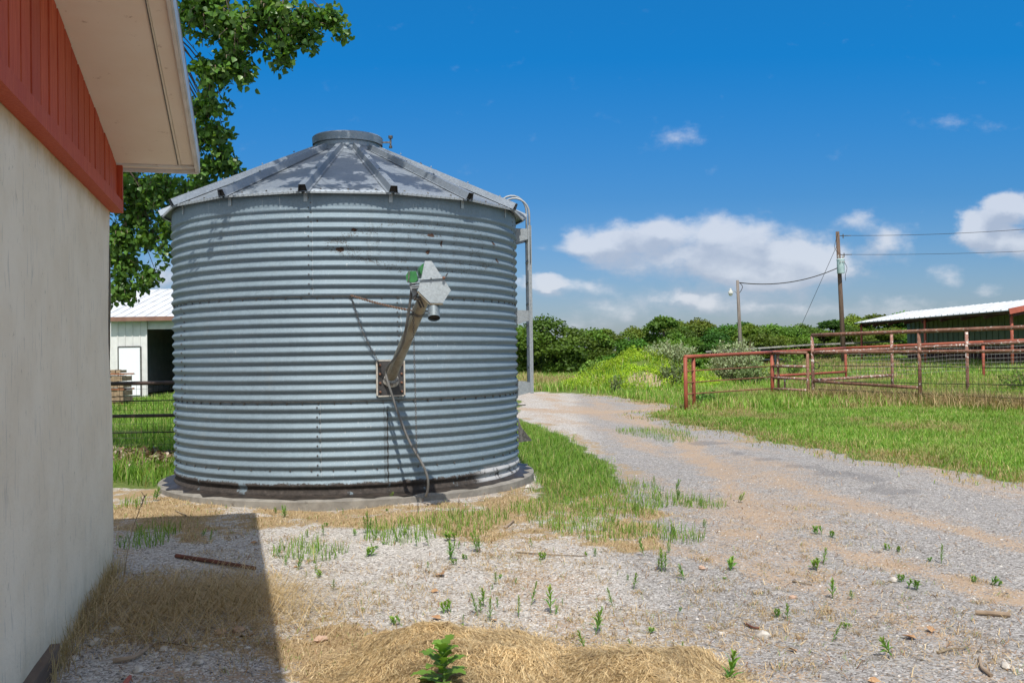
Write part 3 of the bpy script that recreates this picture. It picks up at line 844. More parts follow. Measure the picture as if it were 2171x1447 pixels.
ribbon = [[(690,522),(716,506),(742,502),(758,492),(830,476),(930,478),(1010,492),(1050,512)], [(690,522),(728,540),(770,549),(812,562),(850,570),(900,571),(975,576),(1030,566),(1058,552)],
          [(712,512),(735,516),(742,528),(770,536)]]
for pl in ribbon:
    for k in range(len(pl)-1):
        for t in np.linspace(0, 1, 34):
            x = pl[k][0]*(1-t)+pl[k+1][0]*t; y = pl[k][1]*(1-t)+pl[k+1][1]*t
            Yd = bp(phi_of(x), BR).y; zc = z_of(y, Yd, x)
            for q in range(5):
                zq = zc+rl.gauss(0, .020); keep = .34 if math.sin(2*math.pi*(zq-Z1)/PITCHC) < 0 else .14
                if rl.random() < keep: speck(mark, arc_of(x)+rl.gauss(0, .012), zq, .010)
mark.build('faded_lettering', M_paintmark, bin_)
M_rustspot = simple('rust_hole', (.03, .018, .014), (.09, .045, .03), 40, .9)
for (x, y, sx, sz) in ((723,529,.042,.030),(753,487,.035,.018),(917,499,.050,.022),(938,517,.012,.036),(910,534,.026,.026),(1047,518,.030,.040),(1055,553,.022,.034),(676,468,.010,.012)):
    Yd = bp(phi_of(x), BR).y; zc = z_of(y, Yd, x); ac_ = arc_of(x)
    mb = MB(); V = [bl(ac_/BR*57.2958, wall_r(zc)+.011, zc)]
    for k in range(14):
        a = 2*math.pi*k/14; q = rl.uniform(.6, 1.15)
        zz = zc+sz*q*math.sin(a); aa = (ac_+sx*q*math.cos(a))/BR*57.2958
        V.append(bl(aa, wall_r(zz)+.0105, zz))
    mb.add(V, [(0, 1+k, 1+(k+1) % 14) for k in range(14)]); mb.build('rust_spot', M_rustspot, bin_)
# small hardware on the right flank
mb = MB(); mb.prism([bl(84, BR+.01, .42), bl(84, BR+.01, .75), bl(84, BR+.05, .62), bl(84, BR+.19, .44)], bl(174, .02)); mb.build('door_deflector', M_bolt, bin_)
mb = MB(); mb.beam(bl(87, BR+.03, .95), bl(87, BR+.03, 1.22-.45), .03, .02); mb.tube([bl(86, BR+.02, .90), bl(86, BR+.12, .90)], .008, 6); mb.build('door_latch', M_bolt, bin_)
mb = MB(); mb.tube([bl(88, BR-.02, 1.16), bl(88, BR+.07, 1.15)], .025, 7); mb.build('pipe_stub', M_boltr, bin_)

# ladder at the right flank
lad = thing('ladder', 'galvanised ladder with two curved grab rails fixed to the right flank of the bin', 'ladder', bp(85, 2.32, 1.05))
o_ = bp(85, 2.32, 1.05)
def lp(ph, r, z): return bp(ph, r, z)-o_
LTOP = 3.22
for ph in (80, 89.5):
    mb = MB(); mb.beam(lp(ph, 2.315, 1.06), lp(ph, 2.315, LTOP), .034, .018, up=bp(ph, 1)-BC)
    mb.beam(lp(ph+.5, 2.335, 1.06), lp(ph+.5, 2.335, LTOP), .006, .030, up=bp(ph, 1)-BC)
    mb.build('side_rail', M_galvd, lad)
    top = 3.66 if ph > 85 else 3.57
    pts = [lp(ph, 2.325, 2.75), lp(ph, 2.325, top-.20)]
    for t in np.linspace(0, 1, 9)[1:]:
        a = t*math.pi*.72
        pts.append(lp(ph, 2.325-.19*(1-math.cos(a)), top-.20+.20*math.sin(a)))
    e = pts[-1]
    pts.append(lp(ph, 1.90, 3.50 if ph > 85 else 3.46))
    mb = MB(); mb.tube(pts, .014, 8); mb.build('grab_rail', M_galvd, lad, smooth=True)
for z in np.arange(1.12, LTOP, .275):
    mb = MB(); mb.beam(lp(80, 2.315, z), lp(89.5, 2.315, z), .028, .020); mb.build('rung', M_galvd, lad)
for z in (3.10, 2.05, 1.13):
    for ph in (80, 89.5):
        mb = MB(); d = .10
        sd = (bp(ph+90, 1)-BC)*.004
        mb.prism([lp(ph, BR, z-.10), lp(ph, BR, z+.085), lp(ph, 2.31, z+.075), lp(ph, 2.31, z-.055)], sd); 
        mb.build('bracket', M_galvd, lad)

# =================================================================== UNLOADING AUGER
A0 = bp(phi_of(826), BR+.02, 1.335); HEAD = Vector((-.745, 8.66, 2.235))
aug = thing('unloading_auger', 'brown auger tube with hexagonal galvanised head and green motor on the bin wall', 'auger', A0)
def L(p): return Vector(p)-A0
pn = (bp(phi_of(826), 1)-BC).normalized(); ps = Vector((-pn.y, pn.x, 0))
mb = MB(); mb.box(pn*.004, (.29, .018, .37), Matrix((ps, pn, Vector((0, 0, 1)))).transposed())
plate = mb.build('mounting_plate', simple('plate_black', (.035, .033, .034), (.06, .055, .055), 12, .5), aug)
mb = MB()
for s in (-1, 1): mb.beam(ps*s*.150+pn*.006-Vector((0, 0, .185)), ps*s*.150+pn*.006+Vector((0, 0, .185)), .016, .02, up=pn)
for s in (-1, 1): mb.beam(-ps*.14+pn*.006+Vector((0, 0, .19*s)), ps*.14+pn*.006+Vector((0, 0, .19*s)), .02, .014)
mb.build('sealant_edge', simple('sealant', (.50, .47, .42), (.36, .33, .29), 30, .8), plate)
for s in (-1, 1):
    for k in range(4):
        mb = MB(); mb.disc_bolt(ps*s*.118+pn*.014+Vector((0, 0, -.145+k*.095)), pn, .014, .018); mb.build('bolt', M_boltr, plate)
tdir = (HEAD-A0).normalized()
mb = MB(); mb.tube([pn*.01-Vector((0, 0, .03)), pn*.045+Vector((0, 0, .0))], [.088, .075], 18); mb.build('collar', simple('collar_sealant', (.46, .44, .40), (.14, .13, .12), 26, .8, 0, .5, 40), plate)
Lt = (HEAD-A0).length
mb = MB(); mb.tube([pn*.0, tdir*(Lt-.07)], .058, 22); mb.build('tube', M_steelbrown, aug, sharp=50)
def band(t, r=.065, wdt=.03):
    mb = MB(); mb.tube([tdir*(t-wdt/2), tdir*(t+wdt/2)], r, 18); 
    sd = tdir.cross(Vector((0, 0, 1))).normalized()
    mb.beam(tdir*t+sd*.055-Vector((0, 0, .03)), tdir*t+sd*.125-Vector((0, 0, .03)), .02, .02)
    mb.beam(tdir*t-sd*.055, tdir*t-sd*.10, .02, .02)
    mb.build('clamp', M_bolt, aug)
band(Lt*.74)
mb = MB(); sd = tdir.cross(Vector((0, 0, 1))).normalized(); upt = sd.cross(tdir)
mb.beam(tdir*.15+sd*.047-upt*.034, tdir*(Lt-.1)+sd*.047-upt*.034, .006, .010); mb.build('tube_seam', M_steelbrown, aug)
# head box: hexagonal lower cover and tapered upper guard, facing the camera
def hb(px, py, dy): return P(px, py, HEAD.y-dy)-A0
hexp = [(890,596),(893,594),(940,591),(957,615),(940,645),(912,643),(886,616)]
hexp = [(891,595),(941,592),(956,615),(939,642),(912,642),(886,616)]
face = [hb(x, y, .12) for x, y in hexp]
mb = MB(); mb.prism(face, Vector((-.02, .17, 0)))
head = mb.build('head_box', M_galv, aug)
mb = MB(); f2 = [hb(x, y, .128) for x, y in [(901,553),(915,553),(938,588),(893,592)]]
mb.prism(f2, Vector((-.015, .10, 0))); mb.build('belt_guard', M_galv, aug)
mb = MB(); mb.beam(hb(887,592,.134), hb(944,588,.134), .008, .012); mb.build('guard_flange', M_galv, aug)
mb = MB(); mb.disc_bolt(hb(941,589,.14), (0, -1, 0), .014, .02, 8); mb.build('bolt', M_boltr, aug)
mb = MB(); mb.disc_bolt(hb(914,590,.14), (0, -1, 0), .006, .01, 8); mb.tube([hb(944,588,.12), hb(949,579,.12)], .005, 6); mb.build('wire_handle', M_bolt, aug)
# underside lip of the box
mb = MB(); mb.beam(hb(886.5,619,.05), hb(912,645.5,.05), .14, .010); mb.beam(hb(912,645.5,.05), hb(939.5,645,.05), .14, .010); mb.build('box_rim', M_steelbrown, aug)
# spout
s0 = hb(919,640,.04); s1 = s0+Vector((.010, -.085, -.150))
mb = MB(); mb.tube([s0, s0.lerp(s1, .5), s1], [.050, .053, .056], 22, cap=False); mb.tube([s1, s1.lerp(s0, .12), s0], [.0535, .0535, .047], 22, cap=False)
sp = mb.build('spout', galv('spout_steel', c=(.15, .18, .20), rough=.5, scratch=False), aug, sharp=50)
mb = MB(); mb.tube([s1.lerp(s0, .10), s1.lerp(s0, .16)], .0525, 22); mb.build('spout_shade_disc', M_dark, sp)  # dark disc in place of the shade inside the spout
mb = MB()
for a in (-.6, .3): mb.disc_bolt(s0.lerp(s1, .7)+Vector((math.sin(a)*.055, -math.cos(a)*.055, 0)), (math.sin(a), -math.cos(a), 0), .007, .008)
mb.build('screw', M_bolt, sp)
# green motor and gearbox
mc = hb(899,573,-.03)
mb = MB(); mb.tube([mc+Vector((.03, -.04, 0)), mc+Vector((.02, .02, 0)), mc+Vector((-.01, .17, .0)), mc+Vector((-.012, .185, 0))], [.066, .070, .070, .05], 22)
mot = mb.build('motor', M_green, aug, sharp=40)
mb = MB(); bx = hb(873,588,.05)
mb.prism([bx+Vector((-.045, 0, -.035)), bx+Vector((-.055, 0, .015)), bx+Vector((-.03, 0, .058)), bx+Vector((.04, 0, .058)), bx+Vector((.055, 0, -.02)), bx+Vector((.02, 0, -.05))], Vector((-.01, .15, 0)))
gb = mb.build('junction_box', M_green, mot)
mb = MB(); mb.beam(bx+Vector((-.03, -.003, -.045)), bx+Vector((-.022, -.003, .057)), .012, .012, up=(1, 0, 0)); mb.build('box_strap', M_bolt, gb)
mb = MB()
for dz in (-.055, -.08, -.098): mb.beam(bx+Vector((.0, .02, dz)), bx+Vector((.075, .02, dz+.006)), .10, .010)
mb.beam(bx+Vector((-.005, .04, -.05)), bx+Vector((.03, .04, -.16)), .03, .05); mb.build('motor_mount', M_galvd, aug)
mb = MB()
mb.tube([hb(887,618,.02), hb(878,634,.02)], .010, 7); mb.tube([hb(877,633,.0), hb(892,632,.0)], .018, 8)
mb.tube([hb(884,634,.0), hb(893,652,-.02)], .010, 6); mb.tube([hb(891,634,.0), hb(899,651,-.02)], .008, 6)
mb.build('hinge_bracket', M_bolt, aug)

# power cable
def ground_pt(px, py): return G(px, py)
cab = [P(874,604,8.72), P(868,650,8.74), P(860,700,8.86), P(852,732,9.05), P(838,757,9.42), P(823,775,9.76), P(818,790,9.84), P(823,812,9.80), P(834,845,9.78), P(850,892,9.76), P(868,935,9.72), P(885,965,9.68), P(899,990,9.66), P(907,1015,9.66), P(907,1036,9.68), P(903,1052,9.72)]
def spline(pts, n=6):
    pts = [Vector(p) for p in pts]; out = []
    for i in range(len(pts)-1):
        p0 = pts[max(i-1, 0)]; p1 = pts[i]; p2 = pts[i+1]; p3 = pts[min(i+2, len(pts)-1)]
        for k in range(n):
            t = k/n
            out.append(.5*((2*p1)+(p2-p0)*t+(2*p0-5*p1+4*p2-p3)*t*t+(-p0+3*p1-3*p2+p3)*t**3))
    return out+[pts[-1]]
mb = MB(); mb.tube(spline(cab, 6), .013, 8)
tag(mb.build('power_cable', M_cable, smooth=True), 'grey power cable running from the green motor down the bin wall to the ground', 'cable')

# chains
def chain(name, pts, link, wire, mat, label):
    pts = spline(pts, 8)
    mb = MB(); acc = 0; prev = pts[0]; k = 0
    tot = sum((pts[i+1]-pts[i]).length for i in range(len(pts)-1)); nl = max(3, int(tot/(link*.72)))
    cum = [0]
    for i in range(len(pts)-1): cum.append(cum[-1]+(pts[i+1]-pts[i]).length)
    for k in range(nl):
        s = (k+.5)/nl*tot
        i = max(0, min(len(pts)-2, int(np.searchsorted(cum, s))-1))
        t = (s-cum[i])/max(1e-6, cum[i+1]-cum[i]); c = pts[i].lerp(pts[i+1], t); d = (pts[i+1]-pts[i]).normalized()
        sd = d.cross(Vector((0, 1, .2))).normalized(); q = sd if k % 2 else d.cross(sd).normalized()
        lp_ = []
        for a in np.linspace(0, 2*math.pi, 9)[:-1]: lp_.append(c + d*math.cos(a)*link*.5 + q*math.sin(a)*link*.28)
        mb.tube(lp_, wire, 5, closed=True)
    return tag(mb.build(name, mat), label, 'chain')
WL = bp(phi_of(745), BR+.025, z_of(626, bp(phi_of(745), BR).y, 745))
tp = A0 + tdir*Lt*.715 - Vector((.06, 0, -.03))
mid = WL.lerp(tp, .5)-Vector((0, 0, .012))
chain('chain', [WL, WL.lerp(tp, .25)-Vector((0, 0, .009)), mid, WL.lerp(tp, .75)-Vector((0, 0, .009)), tp],   .036, .0042, M_chainr, 'rusty chain stretched from the bin wall to the auger tube')
pe = A0 + ps*-.13 + pn*.03 + Vector((0, 0, .17))
chain('chain', [WL, WL.lerp(pe, .5)+Vector((-.02, -.02, -.03)), pe], .030, .0021, M_chain, 'thin steel chain hanging from the wall bolt to the black auger plate')
ct = A0 + tdir*Lt*.82 + Vector((-.085, 0, .0)); wx = phi_of(886)
cb = bp(wx, BR+.03, z_of(960, 10.0, 886)); cm = bp(wx, BR+.03, z_of(800, 10.0, 885))
chain('chain', [ct, ct-Vector((-.005, 0, .5)), ct-Vector((-.012, 0, 1.0)), ct-Vector((-.015, 0, 1.42))], .030, .0021, M_chain, 'thin dark chain hanging straight down behind the auger tube')

# =================================================================== BARN AT THE LEFT
BD = Vector((-.264, .9645, 0)).normalized(); BN = Vector((BD.y, -BD.x, 0)); BP0 = Vector((-3.03, 7.13, 0))
barn = thing('barn', 'cream stucco barn with red board gable and wide cream soffit at the left edge', 'barn', BP0)
barn.rotation_euler = (0, 0, math.atan2(BD.y, BD.x)-math.pi/2)     # local +Y runs away along the wall, local +X towards the drive
def wallgrid(y0, y1, z0, z1, x, st):
    V = []; F = []
    ny_ = int((y1-y0)/st)+1; nz_ = int((z1-z0)/st)+1
    for i in range(ny_+1):
        for j in range(nz_+1):
            yq = y0+(y1-y0)*i/ny_; zq = z0+(z1-z0)*j/nz_
            f = float(fbm(np.array([yq*1.7+3]), np.array([zq*1.7]), 41)[0])-.5
            V.append((x+f*.035*(1 if zq > .02 else 1), yq, zq))
    for i in range(ny_):
        for j in range(nz_): F.append((i*(nz_+1)+j, (i+1)*(nz_+1)+j, (i+1)*(nz_+1)+j+1, i*(nz_+1)+j+1))
    return V, F
WH = 2.74
mb = MB(); V, F = wallgrid(-13.9, -.05, -.02, WH+.05, 0, .14); mb.add(V, F)
# rounded far corner and the wall behind it
m = 8
cz = np.linspace(-.02, WH+.05, 24); V = []
for j, zq in enumerate(cz):
    for i in range(m+1):
        a = i/m*math.pi/2
        w_ = (float(fbm(np.array([zq*1.9]), np.array([7.7]), 43)[0])-.5)*.03
        V.append((-.05+(.05+w_)*math.cos(a), -.05+(.05+w_)*math.sin(a), zq))
F = [(j*(m+1)+i, j*(m+1)+i+1, (j+1)*(m+1)+i+1, (j+1)*(m+1)+i) for j in range(len(cz)-1) for i in range(m)]
mb.add(V, F)
mb.add([(-.05, 0, -.02), (-9, 0, -.02), (-9, 0, WH+.3), (-.05, 0, WH+.3)], [(0, 1, 2, 3)])
mb.add([(-9, 0, -.02), (-9, -14, -.02), (-9, -14, WH+.3), (-9, 0, WH+.3)], [(0, 1, 2, 3)])
mb.add([(-9, -14, -.02), (0, -13.9, -.02), (0, -13.9, WH+.05), (-9, -14, WH+.3)], [(0, 1, 2, 3)])
mb.build('wall', M_stucco, barn, smooth=True, sharp=50)
mb = MB(); mb.box((.016, -4.25, .02), (.05, 4.0, .17)); mb.build('sill_board', simple('sill_wood', (.17, .125, .095), (.10, .07, .055), 6, .85, 0, .4, 20, stretch=(1, .3, 4)), barn)
RS = .178; YR = -7.0
def rake_z(y): return 3.065 + RS*(-y if y > YR else -(2*YR-y))    # underside of the roof deck
# red boards of the gable
y = .045; k = 0
bV = []; bF = []; bA = []
y = .0
while y > -13.9:
    wb = .185+.035*random.random()
    y0, y1 = y-wb+.021, y
    xo = .052 + random.uniform(-.002, .003); z0 = WH+.02
    zt0, zt1 = rake_z(y0)-.005, rake_z(y1)-.005
    q = [(xo-.022, y0, z0), (xo-.022, y1, z0), (xo-.022, y1, zt1), (xo-.022, y0, zt0), (xo, y0+.004, z0), (xo, y1-.004, z0), (xo, y1-.004, zt1), (xo, y0+.004, zt0)]
    n0 = len(bV); bV += q; bF += [tuple(n0+t for t in f) for f in ((4, 5, 6, 7), (0, 4, 7, 3), (1, 2, 6, 5), (0, 1, 5, 4))]; bA += [random.random()]*8
    y -= wb
n0 = len(bV); bV += [(.026, .0, WH), (.026, -13.9, WH), (.026, -13.9, rake_z(-13.9)), (.026, YR, rake_z(YR)), (.026, 0, rake_z(0))]; bF.append(tuple(n0+t for t in range(5))); bA += [1.9]*5
mesh_obj('gable_boards', bV, bF, M_redwood, barn, fattrs={'board': np.array(bA)})
def redpiece(name, c, s):
    mb = MB(); mb.box(c, s); o = mesh_obj(name, mb.V, mb.F, M_redwood, barn, fattrs={'board': np.full(8, .12)}); return o
redpiece('trim_board', (.048, -6.95, WH+.002), (.085, 13.98, .088))
redpiece('corner_board', (.064, .026, WH+.19), (.052, .042, .37))
# roof deck with soffit, rake board and drip edge
OV = .635; TH = .10
def slope_box(y0, y1, x0, x1, zl0, zl1, mat, name, lift0=0.0):
    mb = MB()
    mb.prism([(x0, y0, rake_z(y0)+zl0), (x1, y0, rake_z(y0)+zl0), (x1, y1, rake_z(y1)+zl0), (x0, y1, rake_z(y1)+zl0)], (0, 0, zl1-zl0))
    return mb.build(name, mat, barn)
EY = .10
soff = slope_box(YR, EY-.03, .03, OV-.12, 0, .02, M_soffit, 'soffit')
soff2 = slope_box(YR, EY-.03, OV-.117, OV-.022, .003, .02, M_soffit, 'soffit')
slope_box(YR, EY-.03, OV-.022, OV, -.018, .085, M_fascia, 'rake_board')
slope_box(YR, EY, OV+.001, OV+.012, -.012, .115, M_drip, 'drip_edge')
mb = MB(); mb.box((.335, EY-.012, rake_z(0)+.018), (.60, .022, .115)); mb.build('eave_board', M_fascia, barn)
mb = MB(); mb.box((.335, EY-.075, rake_z(0)-.001), (.60, .10, .012)); mb.build('soffit_strip', M_fascia, barn)
slope_box(YR, EY+.03, -9.3, OV+.014, .115, .135, M_shingle, 'roof')
slope_box(YR, EY-.04, -9.3, .03, .03, .10, M_shingle, 'roof_deck')
mb = MB()
mb.prism([(-9.3, YR, rake_z(YR)+.02), (OV+.012, YR, rake_z(YR)+.02), (OV+.012, 2*YR-.1, rake_z(2*YR-.1)+.02), (-9.3, 2*YR-.1, rake_z(2*YR-.1)+.02)], (0, 0, .115)); mb.build('roof', M_shingle, barn)
# joints and nails in the soffit
mb = MB()
mb.tube([(OV-.14, -.04, rake_z(-.04)-.004), (OV-.135, -1.2, rake_z(-1.2)-.004), (OV-.12, -3.5, rake_z(-3.5)-.006)], .0035, 5)
mb.build('soffit_joint', M_bolt, barn)

# =================================================================== COTTONWOOD BEHIND THE BARN
def leaf_cloud(name, C, size, nrm_bias, cols, mat, parent, heart=True, droop=.5):
    """many small pointed leaves; C centres (n,3)"""
    n_ = len(C)
    # local leaf outline: heart/delta, folded along the midrib
    if heart:
        T = np.array([[0, 0, 0], [.42, .16, .07], [.44, .42, .07], [0, 1.05, -.03], [-.44, .42, .07], [-.42, .16, .07]])
        faces = np.array([[0, 1, 2, 3], [0, 3, 4, 5]])
    else:
        T = np.array([[0, 0, 0], [.34, .45, .08], [0, 1, 0], [-.34, .45, .08]]); faces = np.array([[0, 1, 2, 3]])
    d = rng.normal(size=(n_, 3)); d[:, 2] -= droop*1.6; d /= np.linalg.norm(d, axis=1)[:, None]
    nn = rng.normal(size=(n_, 3)) + nrm_bias
    nn -= d*(nn*d).sum(1)[:, None]; nn /= np.linalg.norm(nn, axis=1)[:, None]+1e-9
    s = np.cross(d, nn)
    sz = size*rng.uniform(.7, 1.25, n_)
    V = C[:, None, :] + sz[:, None, None]*(s[:, None, :]*T[None, :, 0, None] + d[:, None, :]*T[None, :, 1, None] + nn[:, None, :]*T[None, :, 2, None])
    k = len(T)
    loops = ((np.arange(n_)*k)[:, None, None] + faces[None]).reshape(-1)
    totals = np.full(n_*len(faces), 4)
    return big_mesh(name, V.reshape(-1, 3), loops, totals, mat, parent, colors=np.repeat(cols, k, 0))

tree = thing('cottonwood_tree', 'large leafy cottonwood reaching over the barn and the bin roof', 'tree', (-6.9, 13.2, 0))
TB = Vector((-6.9, 13.2, 0))
# crown lobes: world centre, radius, leaf count
LOB = []
def lobe(px, py, Y, rpx, n_, sq=.85):
    c = P(px, py, Y); LOB.append((c, rpx*Y/FPX, int(n_*2.3), sq))
# branch over the top of the picture
lobe(430,20,11.0,85,560); lobe(500,60,11.0,75,430); lobe(575,30,11.0,75,430); lobe(640,50,11.1,58,270); lobe(700,40,11.2,42,120); lobe(728,72,11.2,16,22)
lobe(600,100,11.0,45,130); lobe(606,130,11.0,26,38); lobe(500,130,11.0,48,150); lobe(448,150,11.1,52,220); lobe(660,85,11.1,30,60); lobe(520,165,11.0,20,24)
# beside the soffit
lobe(425,230,11.4,34,130); lobe(418,290,11.5,34,120); lobe(440,345,11.6,30,70); lobe(462,300,11.5,26,52); lobe(478,282,11.5,16,20); lobe(470,360,11.7,26,44); lobe(498,364,11.8,15,18); lobe(430,390,11.8,30,70)
lobe(480,225,11.4,12,9)
lobe(470,330,11.5,30,50); lobe(452,270,11.4,30,55); lobe(452,215,11.2,26,45); lobe(490,345,11.7,22,28)
# under the soffit, between barn and bin
lobe(270,390,12.5,60,380); lobe(340,400,12.4,58,340); lobe(400,410,12.3,44,190); lobe(450,405,12.2,36,90); lobe(290,450,12.6,50,250); lobe(255,500,12.6,48,260)
lobe(310,505,12.5,36,130); lobe(340,480,12.4,30,70); lobe(262,560,12.7,50,260); lobe(305,590,12.6,26,80); lobe(330,575,12.5,14,20); lobe(262,615,12.7,36,140); lobe(350,525,12.4,15,20); lobe(347,545,12.4,10,8); lobe(358,480,12.3,12,12)
# behind the barn and above the frame: the rest of the crown
for (x, y_, z_, r, n_) in ((-6.5, 12.5, 5.6, 1.7, 700), (-7.6, 13.4, 6.8, 1.9, 600), (-5.4, 11.6, 6.6, 1.3, 520), (-6.6, 13.6, 8.3, 1.9, 500), (-5.2, 12.6, 8.0, 1.5, 420), (-8.6, 12.6, 5.2, 1.7, 420), (-7.8, 14.8, 5.4, 1.9, 420),
                            (-4.3, 11.0, 6.3, .9, 420), (-3.5, 10.6, 6.9, .8, 330)):
    LOB.append((Vector((x, y_, z_)), r, n_*3, .8))
# the outer boughs whose shade falls on the bin roof
def roof_hit(px, py):
    for Y in np.arange(9.4, 12.4, .02):
        q = P(px, py, Y); r = (q-BC).xy.length
        if r < EAVE_R and q.z <= EAVE_Z+(EAVE_R-r)/(EAVE_R-CAP_R)*(CAP_Z-EAVE_Z): return q
    return P(px, py, 10.5)
SHD = SUNDIR/SUNDIR.z
for (px, py, rp, n_) in ((560,375,34,120),(610,350,40,190),(640,385,30,90),(670,330,36,170),(690,365,40,200),(730,340,38,190),(745,372,38,190),(780,330,36,170),(800,362,34,150),(770,392,20,50),(835,345,32,120),(850,372,24,60),(880,375,20,40),(905,350,26,60),(700,312,30,110),(770,312,30,110),(520,395,22,40),(930,385,16,18),(980,400,14,12),(700,392,22,40),(530,385,30,120),(500,400,22,60),(650,360,36,190),(590,330,30,130),(640,310,26,90),(720,355,38,200),(760,352,36,180),(820,322,26,90),(850,340,28,100)):
    c = roof_hit(px, py)+SHD*random.uniform(2.7, 3.4); LOB.append((c, rp*.0058, int(n_*1.9), .5))
for (px, py, rp, n_) in ((455,488,12,9),(440,515,8,5),(512,462,12,9),(475,470,10,6),(540,458,8,4),(385,470,14,12)):
    c = P(px, py, 10.3)+SHD*random.uniform(2.2, 2.6); LOB.append((c, rp*.0052, n_, .9))
Cs = []; tone = []; nb = []
twigs = MB(); limbs = MB()
HUBS = [TB+Vector((.3, -.4, 3.6)), Vector((-5.6, 12.4, 4.6)), Vector((-5.3, 12.0, 6.0)), Vector((-4.4, 11.2, 5.75)), Vector((-5.9, 12.9, 7.2)), Vector((-3.4, 10.9, 6.3)), Vector((-7.7, 13.7, 5.2)), Vector((-2.6, 9.5, 6.75))]
rt = random.Random(3)
for (c, r, n_, sq) in LOB:
    hub = min(HUBS, key=lambda h: (h-c).length)
    m_ = hub.lerp(c, .55)+Vector((rt.uniform(-.1, .1), rt.uniform(-.1, .1), .12*(hub-c).length))
    limbs.tube(spline([hub, m_, c], 5), [max(.004, .017*(1-i/10)) for i in range(11)], 6)
    nt = max(3, int(n_/16))
    for k in range(nt):
        a = rt.uniform(0, 6.283); el = rt.uniform(-1, 1); q = r*rt.uniform(.55, 1.0)
        e = c+Vector((q*math.cos(a)*math.sqrt(1-el*el), q*math.sin(a)*math.sqrt(1-el*el), q*sq*el-.05*r))
        mm = c.lerp(e, .55)+Vector((0, 0, .10*r))
        if k % 2 == 0: twigs.tube([c.lerp(e, .15), mm, e, e-Vector((0, 0, .04))], [.0075, .006, .0045, .003], 4, cap=False)
        per = n_//nt
        for j in range(per):
            t = rt.random()**.7
            b = (c.lerp(mm, t*2) if t < .5 else mm.lerp(e, t*2-1))
            off = Vector((rt.gauss(0, 1), rt.gauss(0, 1), rt.gauss(0, 1)-.25))*.055
            Cs.append(tuple(b+off)); 
            nb.append(((e-c).normalized()*.7+Vector((0, 0, .5)))[:])
            y_ = rt.random(); f = rt.uniform(.6, 1.4)
            tone.append((f*(1.0+.45*y_*y_), f*(1.0+.12*y_), f*(1.0+.1*y_)))
leaf_cloud('foliage', np.array(Cs)-np.array(TB), .070, np.array(nb), np.array(tone), M_cotton, tree)
for o, nm_2, mt in ((twigs, 'twigs', M_twig), (limbs, 'limbs', M_bark)):
    o.V = [tuple(Vector(p)-TB) for p in o.V]; o.build(nm_2, mt, tree, smooth=True)
mb = MB(); mb.tube(spline([(0, 0, -.2), (.05, -.1, 1.6), (.3, -.4, 3.6), (.1, -.1, 5.6), (.3, .3, 8.2)], 5), [.34-.30*i/20 for i in range(21)], 12)
for h in HUBS[1:]:
    h = h-TB; mb.tube(spline([(.2, -.25, 2.8), Vector((.3, -.4, 3.4)).lerp(h, .5)+Vector((0, 0, .25)), h], 5), [.13-.095*i/10 for i in range(11)], 8)
mb.build('trunk', M_bark, tree, smooth=True)

# =================================================================== FENCE AND SHED SEEN BETWEEN BARN AND BIN
FY = 14.35
blk = thing('pipe_fence', 'low black pipe fence with woven wire seen between the barn and the bin', 'fence', (-7, FY, 0))
def Lf(p): return Vector(p)-Vector((-7, FY, 0))
x0, x1 = -9.2, -1.6
mb = MB(); mb.tube([Lf((x0, FY, 1.20)), Lf((x1, FY, 1.205))], .030, 10); mb.build('rail', M_blackpipe, blk, smooth=True)
mb = MB(); mb.tube([Lf((x0, FY, .70)), Lf((x1, FY, .715))], .026, 10); mb.build('rail', M_blackpipe, blk, smooth=True)
for z in (.93, .45):
    mb = MB(); mb.tube([Lf((x0, FY, z)), Lf((x1, FY, z+.01))], .009, 6); mb.build('cable', M_wire, blk)
for x in (-8.6, -6.85, -4.0, -2.2):
    mb = MB(); mb.tube([Lf((x, FY+.03, -.1)), Lf((x, FY+.03, 1.21))], .035, 10); mb.build('post', M_blackpipe, blk, smooth=True)
mb = MB()
for z in np.arange(.06, 1.2, .105): mb.tube([Lf((x0, FY-.035, z)), Lf((x1, FY-.035, z+.006))], .0028, 3, cap=False)
for x in np.arange(x0, x1, .085): mb.tube([Lf((x, FY-.035, .04)), Lf((x+rt.uniform(-.01, .01), FY-.03, 1.19))], .0024, 3, cap=False)
mb.tube([Lf((-6.2, FY-.035, 1.33)), Lf((-5.72, FY-.035, 1.345))], .003, 3); 
for x in np.arange(-6.2, -5.7, .085): mb.tube([Lf((x, FY-.035, 1.18)), Lf((x, FY-.035, 1.345))], .0026, 3, cap=False)
mb.build('woven_wire', M_wire, blk)

SH = Vector((-16.15, 38, 0))
wsh = thing('metal_shed', 'white ribbed metal shed with brown eave trim and wide dark doorway behind the black fence', 'shed', SH)
def ribbed(x0, x1, z0, z1, y, step=.30, dep=.03):
    mb = MB(); pts = []
    x = x0
    while x < x1-1e-6:
        e = min(x+step, x1)
        pts += [(x, 0), (min(x+step*.78, e), 0), (min(x+step*.84, e), -dep), (min(x+step*.94, e), -dep)]
        x += step
    pts.append((x1, 0))
    V = [(a, y+b, z0) for a, b in pts]+[(a, y+b, z1) for a, b in pts]; m = len(pts)
    mb.add(V, [(i, i+1, m+i+1, m+i) for i in range(m-1)]); return mb
DX = .78*2+.12
dx0 = P(313, 800, 38).x-SH.x; dx1 = dx0+2.9
ribbed(0, dx0-.04, -.1, 3.15, 0).build('wall', M_whitemetal, wsh)
ribbed(dx1, 11, -.1, 3.15, 0).build('wall', M_whitemetal, wsh)
ribbed(dx0-.04, dx1, 2.86+.24, 3.15, -.002).build('wall', M_whitemetal, wsh)
mb = MB()
